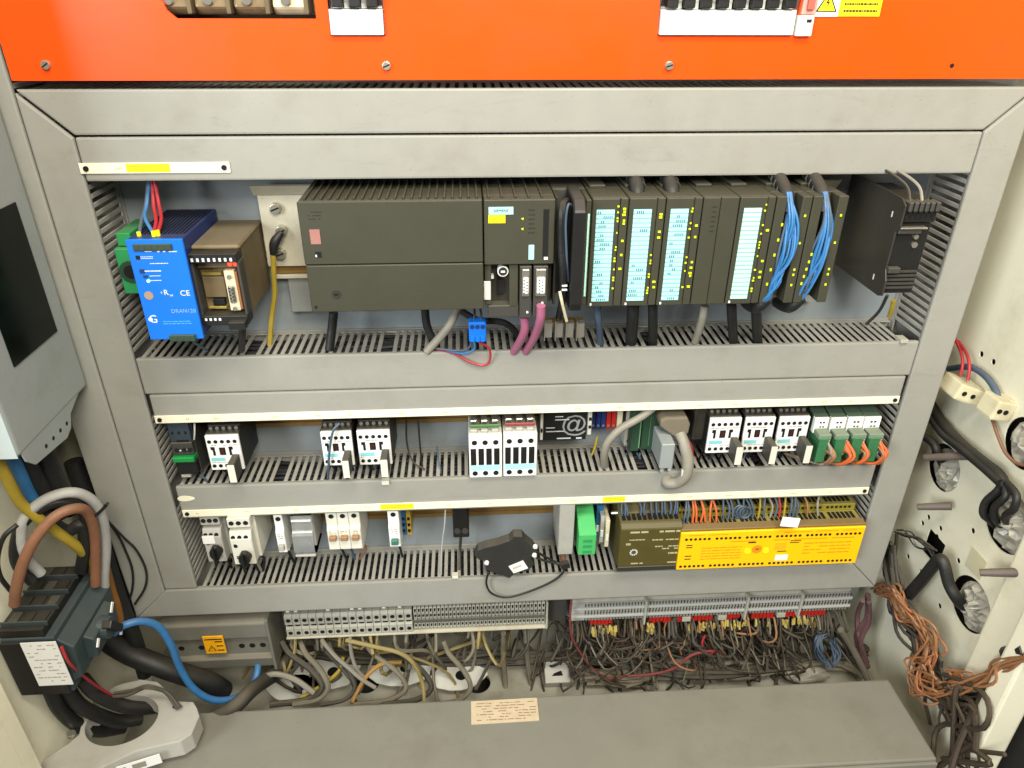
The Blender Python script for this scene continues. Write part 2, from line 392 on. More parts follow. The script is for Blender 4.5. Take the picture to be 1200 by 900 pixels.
duct_h('top horizontal duct with mitred ends, directly below the orange panel', -.0445, 1.0245, .0008, .0452, mit=(.0465, .046), stuff_f=True)
duct_h('second horizontal duct from the top, short white label strip at left', .0012, .9788, -.0465, -.0012, stuff_f=True)
duct_h('horizontal duct under the programmable controller row, upper of the pair', .0012, .9788, -.3070, -.2580)
duct_h('narrow horizontal duct with long white label strip, above the contactors', .0052, .9748, -.3500, -.3084, stuff_f=True)
duct_h('horizontal duct under the contactor row with white label strip', .0072, .9700, -.5020, -.4490)
r = thing('wiring_duct', 'bottom horizontal duct with mitred ends, above the terminal strips', 'wiring duct', (.47, YP, -.683), 'grey slotted wiring ducts')
MB().prism([Vector((a, 0, c)) for a, c in ((-.097,-.6835), (1.027,-.6835), (.979,-.632), (-.0455,-.632))], (0, .006, 0)).build('lid', 'lid', r, bev=.0022)
MB().box(-.044, .976, YP-.004, YP-.0005, -.682, -.632).box(-.044, .976, .008, YP-.0045, -.6815, -.680).build('base', 'duct', r)
MB().box(-.003, .976, YP-.011, YP-.0042, -.6354, -.6336).build('edge_strip', 'duct', r)
MB().box(-.003, .976, .0062, .0080, -.6352, -.6334).build('lip', 'lid', r)
me = None
for i in range(98):
    x = .004+i*TP
    if me is None:
        o0 = MB().box(x, x+TW, .0082, YP-.0112, -.6352, -.6334).build('finger', 'duct', r, bev=.0006, seg=1); me = o0.data
    else: inst(me, 'finger', r, ROOT[r]+Vector((i*TP, 0, 0)))
duct_v('left inner vertical duct with slotted side facing the devices', -.0458, -.0006, -.630, -.0020, 1, ZR, mt=.0440)
duct_v('left outer vertical duct, mitred to the bottom duct', -.0985, -.0474, -.6355, .55, 1, [(.03, .3)], mb=.049)
duct_v('right vertical duct, mitred at both ends', .9804, 1.0262, -.633, -.0012, -1, ZR, mt=.0445, mb=.049)
# wires lying inside the ducts, coloured near black so the slots look shaded
for zt, nm in ((-.262, 'row one'), (-.453, 'row two'), (-.637, 'row three')):
    q = MB(); 
    for i in range(26):
        y = .012+.0024*i; z = zt-random.uniform(.004, .016)
        q.tube([(.006+.968*k/16, y+random.uniform(-.004, .004), z+random.uniform(-.005, .002)) for k in range(17)], .0026, 5, 2)
    q.build('duct_wiring', 'inner', None, 'wires blackened for shade inside the duct, seen through its slots, ' + {'row one': 'below the controller', 'row two': 'below the contactors', 'row three': 'below the yellow module'}[nm], 'wiring', kind='stuff')

def strip(label, tl, br, holes, stickers, seed, y=-.0006):
    a = PY(*tl, 0); b = PY(*br, 0)
    z1, z0 = a.z, b.z; x0, x1 = a.x, b.x
    o = MB().box(x0, x1, -.0016, -.0002, z0, z1).build('label_strip', 'strip', None, label, 'label strip', bev=.0003, seg=1)
    for h in holes:
        MB().cyl((x0+h if h > 0 else x1+h, -.0030, (z0+z1)/2), (x0+h if h > 0 else x1+h, -.001, (z0+z1)/2), .0028, 12).build('rivet', 'hole', o)
    rd = random.Random(seed)
    for u0, u1 in stickers:
        s = MB().box(x0+(x1-x0)*u0, x0+(x1-x0)*u1, -.0020, -.0015, z0+(z1-z0)*.14, z1-(z1-z0)*.10).build('sticker', 'yellow', o)
        q = MB()
        for k in range(2):
            xx = x0+(x1-x0)*(u0+.12*(u1-u0)); zz = z0+(z1-z0)*(.40+.27*k)
            while xx < x0+(x1-x0)*(u1-.12*(u1-u0)):
                l = rd.uniform(.001, .004); q.box(xx, xx+l, -.0022, -.0019, zz, zz+.0007); xx += l+.0008
        q.build('print', 'inko', s, kind='stuff')
    q = MB(); n = 0
    for k in range(int((x1-x0)/.055)):
        xx = x0+(k+.5)*.055+rd.uniform(-.012, .012)
        if any(u0-.02 < (xx-x0)/(x1-x0) < u1+.02 for u0, u1 in stickers): continue
        for j in range(rd.randint(2, 4)): q.box(xx+j*.0022, xx+j*.0022+.0014, -.0019, -.0015, (z0+z1)/2-.001, (z0+z1)/2+.001)
    q.build('print', mat('faint_tan_ink', (196,178,128), .6), o, kind='stuff')
    return o
strip('short white label strip with yellow sticker on the second duct', (92,191), (271,202), (.007, -.006), [(.31,.60)], 1)
def strip_w(label, x0, x1, z0, z1, holes, stickers, seed):
    global PY
    f = PY
    pts = {(0, 1): Vector((x0, 0, z1)), (1, 0): Vector((x1, 0, z0))}
    PY = lambda a, b, y: pts[(a, b)]
    o = strip(label, (0, 1), (1, 0), holes, stickers, seed); PY = f
    return o
strip_w('long white label strip above the contactor row', .0055, .9735, -.3485, -.3375, (.006, -.006), [], 2)
strip_w('long white label strip with two yellow stickers, above the breaker row', .0085, .9685, -.4985, -.4872, (.006, -.006), [(.278,.325), (.60,.633)], 3)
MB().prism([Vector((.018+.0115*math.cos(k*.3927), -.0008, -.468+.0036*math.sin(k*.3927)*(1.2-.3*math.cos(k*.3927)))) for k in range(16)], (0, .0006, 0)).build('paint_chip', 'strip', None, 'pale chipped spot at left end of the duct under the contactors', 'paint chip')

# DIN rails
def din(label, z, m='rail', x0=.003, x1=.977):
    q = MB().box(x0, x1, YP-.0055, YP-.0005, z-.011, z+.011).box(x0, x1, YP-.0075, YP-.0057, z+.0112, z+.0175).box(x0, x1, YP-.0075, YP-.0057, z-.0175, z-.0112)
    q.build('din_rail', m, None, label, 'mounting rail')
din('brass toned mounting rail behind the contactor row', -.386, 'brass')
din('brass toned mounting rail behind the motor starters and breakers', -.555, 'brass', .003, .977)
din('mounting rail behind the blue power supply', -.150, 'rail', .003, .20)

# ================================================================== orange panel
zb = .0535
def pz(px, py): p = PY(px, py, 0); return (p.x, p.z)
g = [pz(*a) for a in ((208,22),(196,12),(190,0))]
c2 = pz(371,22); b1a, b1b = pz(388,42), pz(452,42); b2a, b2b = pz(770,42), pz(929,42)
ZT = .30
out = [(-.0435, zb), (1.05, zb), (1.05, ZT), (b2b[0]+.012, ZT), (b2b[0], b2b[1]), (b2a[0], b2b[1]), (b2a[0]-.004, ZT), (b1b[0], ZT), (b1b[0], b1b[1]), (b1a[0], b1b[1]), (b1a[0], ZT),
       (c2[0], ZT), (c2[0], c2[1]), (g[0][0], c2[1]), g[1], g[2], (g[2][0]-.01, ZT), (-.0435, ZT)]
orp = MB().prism([Vector((x, -.0012, z)) for x, z in out], (0, .003, 0)).build('orange_panel', 'orange', None, 'bright orange cover panel with cut-outs along the top of the cabinet', 'cover panel')
for a, b in ((54,76), (453,77), (784,77)):
    p = PY(a, b, -.002)
    s_ = MB().cyl((p.x, -.0045, p.z), (p.x, -.001, p.z), .0042, 16, .0046).build('screw', 'steel', orp, bev=.0004)
    ang = random.uniform(.2, 1.4)
    MB().obox((p.x, -.0046, p.z), (math.cos(ang)*.0036, 0, math.sin(ang)*.0036), (0, .0003, 0), (-math.sin(ang)*.0006, 0, math.cos(ang)*.0006)).build('slot', 'hole', s_)
p = PY(1116, 77, -.002); MB().cyl((p.x, -.0016, p.z), (p.x, -.001, p.z), .0024, 12).build('screw_hole', 'hole', orp)
# breakers behind the orange panel
def top_breaker(label, x0, x1, z0, poles):
    r = thing('circuit_breaker', label, 'circuit breaker', ((x0+x1)/2, .06, z0), 'white breakers in the orange panel')
    MB().box(x0+.001, x1-.001, -.006, .06, z0+.001, z0+.024).build('front_cover', 'white', r, bev=.001)
    MB().box(x0+.002, x1-.002, .004, .058, z0+.0245, z0+.075).build('body', 'white', r)
    MB().box(x0+.002, x1-.002, .002, .0038, z0+.027, z0+.06).build('toggle_recess', 'black', r)
    n = poles; wd = (x1-x0-.004)/n
    for i in range(n):
        xa = x0+.002+i*wd
        MB().box(xa+wd*.18, xa+wd*.82, -.012, .0015, z0+.0255, z0+.037).build('toggle', 'black', r, bev=.001)
        if i < n-1 and True: MB().box(xa+wd*.86, xa+wd*1.14, -.0035, .0015, z0+.0245, z0+.0415).build('divider', 'white', r)
    for i in range(0, n, 2 if n > 4 else n):
        MB().box(x0+.003+i*wd, x0+.001+min(n, i+(2 if n > 4 else n))*wd, -.014, -.0122, z0+.034, z0+.0425).build('toggle_bar', 'black', r, bev=.0008)
top_breaker('white three-pole breaker with black toggles in the orange panel', b1a[0], b1b[0], b1a[1], 3)
top_breaker('long white row of breakers with black toggles in the orange panel', b2a[0], b2b[0]-.0015, b2a[1], 8)
r = thing('auxiliary_switch', 'small white auxiliary switch with pink lever, right end of breaker row', 'switch', (b2b[0]+.008, .05, b2b[1]))
MB().box(b2b[0], b2b[0]+.0165, -.007, .05, b2b[1], b2b[1]+.019).build('body', 'white', r, bev=.001)
MB().box(b2b[0]+.003, b2b[0]+.018, -.005, .05, b2b[1]+.0195, b2b[1]+.07).build('lens', mat('pink_lens', (214,150,136), .3, var=.1), r, bev=.001)
MB().box(b2b[0]+.007, b2b[0]+.014, -.009, -.0045, b2b[1]+.024, b2b[1]+.045).build('lever', mat('pink_lever', (190,92,80), .4), r, bev=.001)
MB().box(b2b[0]+.009, b2b[0]+.014, -.0074, -.0068, b2b[1]+.0125, b2b[1]+.0155).build('mark', 'ink', r)
# warning sticker on the panel
a = PY(953, 19, -.0015); b = PY(1030, 19, -.0015)
o = MB().box(a.x, b.x, -.0021, -.0013, a.z, a.z+.08).build('warning_sticker', 'yellow', None, 'yellow electrical hazard sticker at upper right of the orange panel', 'sticker')
tw = .022
MB().box(a.x-.001, a.x+tw+.003, -.0024, -.0018, a.z-.0003, a.z+.08).build('sticker_field', 'white', o)
MB().prism([Vector((a.x+tw*u+.001, -.0026, a.z+.004+tw*.87*v)) for u, v in ((0,0),(1,0),(.5,1))], (0, .0004, 0)).build('triangle_border', 'ink', o)
MB().prism([Vector((a.x+tw*u+.001, -.0029, a.z+.004+tw*.87*v)) for u, v in ((.1,.055),(.9,.055),(.5,.86))], (0, .0004, 0)).build('triangle', 'yellow', o)
MB().prism([Vector((a.x+tw*u+.001, -.0032, a.z+.004+tw*.87*v)) for u, v in ((.52,.68),(.42,.38),(.52,.42),(.47,.12),(.60,.5),(.5,.46),(.58,.66))], (0, .0004, 0)).build('bolt', 'ink', o)
q = MB(); rd = random.Random(5)
for k in range(4):
    xx = a.x+tw+.008
    while xx < b.x-.004:
        l = rd.uniform(.001, .003); q.box(xx, xx+l, -.0024, -.002, a.z+.004+k*.0062, a.z+.0058+k*.0062); xx += l+.0007
q.build('print', 'ink', o, kind='stuff')
# fuse holders seen through the ragged cut-out
pl = PY(190, 20, .02); pr = PY(368, 20, .02)
r = thing('fuse_holder_row', 'row of dusty amber fuse covers behind ragged opening in the orange panel', 'fuse holder', ((pl.x+pr.x)/2, .06, c2[1]))
n = 4; wd = (pr.x-pl.x)/n
MB().box(pl.x-.01, pr.x+.01, .045, .06, c2[1]-.01, c2[1]+.10).build('base', 'brown', r)
for i in range(n):
    xa = pl.x+i*wd
    mtl = 'amber' if i < 3 else 'beige'
    k = MB().prism([Vector((xa+.001, y, c2[1]+z)) for y, z in ((.044,.002),(.012,.003),(.004,.010),(.008,.022),(.002,.03),(.006,.08),(.044,.08))], (wd-.002, 0, 0)).build('fuse_cover', mtl, r, bev=.003)
    MB().cyl((xa+wd*.4, .001, c2[1]+.016), (xa+wd*.4, .012, c2[1]+.018), .005, 14).build('screw', 'steel', k, bev=.0008)
    MB().box(xa+wd*.86, xa+wd*.98, .0, .03, c2[1]+.004, c2[1]+.05).build('rib', 'brown', k, bev=.001)

# ================================================================== grey housing with dark window (left)
r = thing('operator_panel_housing', 'grey sheet metal housing with dark window at far left', 'housing', (-.115, -.08, -.30))
BX = -.060
hb = MB().box(-.168, BX, -.160, -.007, -.288, .42)
hb.build('body', 'greybox', r, bev=.003)
MB().prism([Vector((BX-.003, y, z)) for y, z in ((-.012,-.280),(-.055,-.300),(-.062,-.314),(-.075,-.320),(-.140,-.312),(-.152,-.300),(-.155,-.286),(-.012,-.270))], (.0024, 0, 0)).build('bottom_flange', 'greybox', r, bev=.0006)
MB().box(-.167, BX-.002, -.1612, -.1602, -.29, .4).build('front_panel', mat('lit_grey_enamel', (178,190,192), .4, var=.03), r)  # same grey housing; brighter bluish light put into this face's colour
MB().box(BX-.001, BX+.0012, -.1215, -.0325, -.2045, -.0590).build('window', 'glass', r)
for y in (-.068, -.083, -.099, -.115):
    MB().cyl((BX-.0005, y, -.305+.0), (BX-.002, y, -.305), .0026, 10).build('vent_hole', 'hole', r)

# ================================================================== row one: power supply, controller, modules
g_ = Dev('terminal_relay', 'green plastic relay base half hidden behind the blue power supply', 'relay', (133,292), (166,344), .005)
g_.b('body', 'green', 0, 1, 0, 1, .005, .07)
g_.b('upper_block', 'green', .15, 1, 1.02, 1.3, .012, .07)
g_.cs('socket', 'greend', [(.72, .5)], .013, .0035, .006)
g_.cs('socket_core', 'hole', [(.72, .5)], .008, .003, .0036)

d = Dev('power_supply', 'bright blue power supply with white lettering, left of the controller row', 'power supply', (146,281), (239,397), -.05)
d.b('body', 'blued', .01, .99, .01, .995, -.0465, .07)
fp = d.b('front_panel', 'blue', 0, 1, 0, 1, -.05, -.0468)
L = []
for i in range(13): L.append((.06+i*.07, .06+i*.07+.03, .994, 1.002, -.03, .065))
d.bs('vent_slot', 'hole', L)
t_ = d.b('terminal_block', 'greend', .12, .80, .895, .96, -.0520, -.0498)
d.cs('screw', 'dgrey', [(.18+.113*i, .928) for i in range(6)], .0022, -.0525, -.0518, par=t_)
t2 = d.b('terminal_block', 'greend', .38, .86, -.012, .055, -.0535, -.0498)
d.cs('screw', 'dgrey', [(.5+.12*i, .022) for i in range(3)], .0020, -.0540, -.0533, par=t2)
Y = -.0501
d.bs('print', 'inkw', [(.30,.42,.885,.893,Y-.0003,Y+.0003), (.52,.56,.88,.893,Y-.0003,Y+.0003), (.62,.66,.88,.893,Y-.0003,Y+.0003), (.72,.86,.88,.888,Y-.0003,Y+.0003)]
     + dashes(.2, .42, .815, .845, 2, Y, 3, 1, .3) + dashes(.34, .66, .765, .78, 1, Y, 4, 1, .4) + dashes(.2, .5, .69, .71, 1, Y, 6, 1, .5) + dashes(.28, .48, .645, .66, 1, Y, 7, 1, .4) + dashes(.28, .48, .60, .615, 1, Y, 8, 1, .4))
d.bs('print_blue', mat('pale_blue_ink', (70,150,230), .5), dashes(.32, .84, .155, .20, 2, Y, 9, .95, .4), kind='stuff')
d.b('dip_switch', 'hole', .12, .19, .815, .85, -.0508, -.0498, 0)
d.b('adjuster', 'blued', .13, .21, .685, .72, -.0515, -.0498, 0)
d.b('adjuster', 'blued', .17, .24, .64, .66, -.0515, -.0498, 0)
d.cs('indicator', 'ledgreen', [(.24, .605)], .0016, -.0512, -.0498)
d.cs('approval_seal', mat('bronze_seal', (176,150,128), .4, metal=.4), [(.18, .46)], .0048, -.0506, -.0499, n=24)
d.t('CE', .0088, .84, .475, -.0502, 'inkw'); d.t('R', .0085, .50, .485, -.0502, 'inkw'); d.t('c', .0045, .42, .49, -.0502, 'inkw'); d.t('us', .0040, .585, .46, -.0502, 'inkw')
d.t('DRAN120', .0062, .74, .295, -.0502, mat('faded_blue_ink', (120,160,205), .5))
d.t('G', .013, .15, .215, -.0502, 'inkw')
d.cs('logo_mark', 'inkw', [(.10, .215)], .0024, -.0504, -.0499)
for k, (pts, m) in enumerate(((((180,274,-.035),(170,255,-.01),(172,240,.01),(176,205,.02)), 'wblue'), (((163,275,-.035),(166,258,-.01),(171,240,.01),(174,205,.02)), 'wdull'),
    (((185,273,-.035),(189,256,-.01),(186,238,.01),(180,205,.02)), 'wred'), (((180,274,-.037),(183,258,-.012),(180,240,.008),(178,205,.022)), 'wred'))):
    d.tube('wire', m, W(pts), .0019)
    p = W(pts)[0]; MB().cyl(p+Vector((0, 0, -.004)), p+Vector((-.0003, .0006, .003)), .0022, 8).build('ferrule', 'yellow', d.r)
d.tube('wire', 'wdull', W(((222,396,-.045),(232,404,-.03),(243,411,-.01))), .0014)

d = Dev('relay_module', 'dusty brown relay module with exposed connector plate beside the blue supply', 'relay module', (219,297), (291,378), -.043)
d.b('body', 'brown', .02, 1.0, .03, 1.04, -0.0220, .07, .0015)
d.b('top_hood', 'brown', -.01, 1.02, .985, 1.05, -.030, .07, .002)
tb = d.b('terminal_row', 'black', .0, 1.0, .86, .985, -0.0430, -0.0210)
d.bs('terminal_mark', 'inkw', [(.05+.115*i, .05+.115*i+.05, .885, .93, -0.0436, -0.0428) for i in range(8)], par=tb)
tb = d.b('terminal_row', 'black', .0, 1.0, -0.0380, .10, -0.0430, -0.0210)
d.bs('terminal_mark', 'inkw', [(.08+.10*i, .08+.10*i+.05, .04, .075, -0.0436, -0.0428) for i in range(4)], par=tb)
d.b('side_frame', 'dgrey', -0.0380, .045, .10, .86, -0.0400, -0.0210); d.b('side_frame', 'dgrey', .95, 1.01, .10, .86, -0.0400, -0.0210)
d.b('label_field', 'brown', .06, .94, .74, .84, -0.0300, -0.0218)
d.cs('indicator', 'ledred', [(.76, .80), (.88, .80)], .0026, -0.0315, -0.0295, each=True)
d.cs('indicator', 'ledred', [(.60, .56)], .002, -0.0260, -0.0215)
d.b('gold_strip', mat('gold_metal', (180,160,84), .35, metal=.7), .10, .52, .62, .67, -0.0280, -0.0218)
d.b('gold_strip', MATS['gold_metal'], .10, .50, .13, .17, -0.0280, -0.0218)
d.b('card_edge', 'brown', .08, .55, .30, .60, -0.0270, -0.0218)
d.b('slot', 'hole', .22, .48, .19, .28, -0.0280, -0.0218)
cp = d.b('connector_plate', 'beige', .62, .84, .14, .72, -0.0350, -0.0280)
d.b('connector_shell', 'steel', .66, .80, .26, .52, -0.0390, -0.0348, .002, par=cp)
d.bs('contact', 'hole', [(.69+.05*(i % 2), .715+.05*(i % 2), .28+.025*i, .295+.025*i, -0.0396, -0.0386) for i in range(9)], par=cp)
d.cs('jack_screw', 'steel', [(.73, .64), (.73, .18)], .0024, -0.0380, -0.0348, par=cp, each=True)
d.b('edge_board', mat('copper_board', (150,96,60), .5), .86, .90, .16, .70, -0.0360, -0.0218)
d.b('plug', 'black', .62, .98, -.06, .05, -0.0520, -0.0425)
d.tube('cable', 'wblack', W(((284,378,-.028),(284,395,-.02),(283,410,.0))), .004)

# profile rail that carries the controller
xa = PY(303, 240, .062).x
r = thing('profile_rail', 'bright zinc profile rail with slotted screws behind the controller', 'mounting rail', (.5, YP, -.20))
z1 = PY(330, 229, .062).z; z0 = PY(330, 312, .062).z; zz = PY(340, 366, .064).z
MB().box(xa, .86, .062, .066, z0, z1).build('face', 'rail', r, bev=.0005)
MB().prism([Vector((xa-.004, y, z)) for y, z in ((.062, z1+.0005), (.050, z1+.014), (.053, z1+.015), (.066, z1+.0015))], (.86-xa, 0, 0)).build('top_flange', 'rail', r)
MB().box(xa+.002, .86, .068, .071, z0-.011, z0-.001).build('groove', 'brass', r)
MB().box(xa+.003, .86, .0615, .067, z0-.016, z0-.0115).build('lower_lip', 'rail', r, bev=.0006)
MB().box(xa+.02, .86, .066, .070, zz, z0-.0165).build('lower_face', mat('dull_zinc', (150,152,148), .5, metal=.3, stain=((190,186,172), .6)), r)
for a, b in ((323,244), (330,270), (329,297)):
    p = PY(a, b, .06); s_ = MB().cyl((p.x, .0545, p.z), (p.x, .062, p.z), .0062, 18, .007).build('screw', 'steel', r, bev=.0006)
    MB().obox((p.x, .0544, p.z), (.0052*.9, 0, .0052*.35), (0, .0004, 0), (-.0009*.35, 0, .0009*.9)).build('slot', 'hole', s_)
e = thing('earth_wire', 'yellow green earth wire with black lug on the profile rail', 'wire', PY(318, 400, .04))
MB().tube(W(((330,272,.05),(322,284,.045),(320,298,.045))), .0046, 10, 4, taper=lambda t: .75+.5*math.sin(t*3)).build('lug_sleeve', 'wblack', e, smooth=True)
MB().tube(W(((320,296,.045),(321,325,.045),(322,345,.045),(318,375,.042),(316,405,.035))), .0032).build('wire', 'wyg', e, smooth=True)

ZS0, ZS1, YS = -.1825, -.0592, -.045
d = Dev('power_module', 'wide olive grey supply module with pink label, left end of the controller', 'controller module', None, None, YS, world=(.2285, .4213, ZS0, ZS1))
d.b('body', 'olive', 0, 1, .0, 1, YS+.004, .06, .001)
fr = d.b('front_cover', 'olive', 0, 1, .447, 1, YS, YS+.0038, .0009)
lo = d.b('lower_door', 'olive', .004, 1, .0, .438, YS-.0004, YS+.0038, .0009)
for i in range(22): d.b('rib', 'olived', .03+i*.0445, .03+i*.0445+.012, .998, 1.022, YS+.006, .055, .0004)
d.b('rating_label', mat('pink_label', (150,104,96), .6), .05, .105, .635, .765, YS-.0006, YS+.001, 0)
d.b('switch', 'hole', .066, .098, .515, .565, YS-.0006, YS+.001, 0); d.b('rocker', 'paper', .066, .074, .52, .54, YS-.0009, YS-.0004, 0)
d.bs('embossing', 'olived', dashes(.05, .13, .84, .93, 3, YS, 2, .9, .3))
d.cs('lock', 'olived', [(.155, .17)], .005, YS-.0012, YS, par=lo, n=20); d.b('lock_slot', 'hole', .143, .167, .16, .18, YS-.0016, YS-.0010, 0, par=lo)
d.cs('rivet', 'hole', [(.03, .05)], .0016, YS-.0009, YS, par=lo)
for pts, rr, m in ((((391,366,.02),(389,385,.02),(386,410,.015)), .0055, 'wblack'), (((498,362,.02),(500,380,.02),(506,396,.02)), .005, 'wblack'), (((536,362,.01),(524,385,.0),(500,412,.002)), .0052, 'wgrey'), (((540,364,.0),(560,375,.0),(590,378,.0),(606,392,.01),(611,410,.02)), .0042, 'wblack')):
    d.tube('cable', m, W(pts), rr, 10)

d = Dev('processor_module', 'olive grey processor module with key switch, yellow sticker and two cable ports', 'controller module', None, None, YS, world=(.4225, .4995, ZS0, ZS1))
d.b('body', 'olived', 0, 1, .0, 1, YS+.02, .06, .001)
d.b('front_cover', 'olive', .005, .995, .42, 1, YS, YS+.0195, .001)
for i in range(5): d.b('rib', 'olived', .06+i*.185, .085+i*.185, .998, 1.02, YS+.006, .055, .0004)
d.b('brand_label', 'cyan', .07, .41, .875, .94, YS-.0006, YS+.001, 0)
d.t('SIEMENS', .0042, .24, .907, YS-.0008, 'ink')
d.b('sticker', 'yellow', .065, .30, .80, .87, YS-.0006, YS+.001, 0)
d.cs('indicator', 'lime', [(.54, .835), (.54, .745)], .0016, YS-.001, YS, n=3)
d.bs('embossing', 'olived', dashes(.62, .72, .69, .93, 6, YS, 4, .9, .35))
d.b('card_slot', 'hole', .83, .905, .47, .915, YS-.0008, YS+.001, 0); d.b('slot_catch', 'paper', .85, .905, .465, .49, YS-.0014, YS-.0007, 0)
d.b('teal_key', 'cyan', .63, .71, .465, .60, YS-.0012, YS+.001, .0004)
d.b('column', 'olive', .005, .10, .02, .41, YS+.006, YS+.02); d.b('column', 'olive', .36, .49, .0, .41, YS+.004, YS+.02)
ks = d.cs('key_switch', 'paper', [(.27, .335)], .0062, YS+.008, YS+.02, n=24)
d.cs('key_hub', 'olived', [(.27, .335)], .0048, YS+.0072, YS+.009, par=ks, n=20); d.b('key_bar', 'paper', .24, .30, .328, .345, YS+.0064, YS+.0074, 0, par=ks)
d.b('battery_plug', 'paper', .09, .14, .25, .285, YS+.012, YS+.02); d.b('white_label', 'offwhite', -.01, .09, .07, .25, YS+.0045, YS+.008)
d.b('slot', 'hole', .19, .29, .09, .23, YS+.017, YS+.0205, 0)
for u0, u1, lab in ((.51, .68, 0), (.71, .92, 1)):
    h = d.b('cable_port', 'dgrey', u0, u1, -.10, .40, YS+.0, YS+.02)
    pl_ = d.b('connector', 'steel', u0+.03, u1-.03, .12, .38, YS-.003, YS+.0005, .0008, par=h)
    d.b('shell', 'paper', u0+.045, u1-.045, .15, .31, YS-.0055, YS-.0028, .0012, par=h)
    d.bs('contact', 'hole', [((u0+u1)/2-.035+.04*(i % 2), (u0+u1)/2-.015+.04*(i % 2), .16+.015*i, .168+.015*i, YS-.006, YS-.0053) for i in range(9)], par=h)
    d.cs('screw', 'paper', [((u0+u1)/2+.03, -.04 if not lab else .05)], .0013, YS-.001, YS+.001, par=h)
d.b('lower_cover', 'dgrey', .05, .50, -.10, .015, YS+.004, YS+.02)
for lab, pts in (('left of the two violet bus cables under the processor module', ((614,371,-.035),(615,385,-.03),(611,397,-.02),(602,412,.002))), ('right violet bus cable under the processor module, beside the clamps', ((634,358,-.05),(633,375,-.045),(627,393,-.025),(616,412,.002)))):
    MB().tube(W(pts), .0052, 12, 6).build('bus_cable', 'wpink', None, lab, 'cable', 'violet bus cables', smooth=True)

d = Dev('interface_module', 'open black interface module with cable loop, right of the processor', 'controller module', None, None, YS, world=(.5003, .5372, ZS0, ZS1))
d.b('body', 'dgrey', 0, 1, 0, 1, .0, .06)
d.b('side_wall', 'olived', .0, .06, .0, 1, YS+.008, .0)
d.prof('open_flap', 'black', .42, .78, ((YS-.018,.02),(YS-.022,.10),(YS-.022,.94),(YS-.010,1.03),(.0,1.03),(.0,.0)), bev=.0015)
for i in range(14): d.b('ridge', 'dgrey', .76, .80, .1+i*.058, .125+i*.058, YS-.019, YS+.01, 0)
d.b('door_edge', 'olive', .84, .99, .03, 1, YS-.004, .0); d.b('marking_card', 'mint', .90, .955, .12, .88, YS-.0048, YS-.0038, 0)
d.tube('cable', 'wblack', W(((664,236,-.03),(659,245,-.055),(658,285,-.055),(660,318,-.055),(659,350,-.045),(655,372,-.02))), .0042)
d.tube('wire', 'wdull', W(((672,243,-.05),(666,240,-.06),(663,262,-.06),(664,300,-.058),(666,330,-.05))), .0013)
d.bs('tick', 'inkw', [(.2,.36,.24,.255,YS-.012,YS-.01), (.2,.36,.20,.215,YS-.012,YS-.01)])
MB().tube(W(((656,342,-.065),(659,356,-.062),(664,376,-.05))), .0022, 4, 3).build('spudger_stick', 'beige', None, 'pale wooden stick leaning against the open interface module', 'stick', smooth=False)

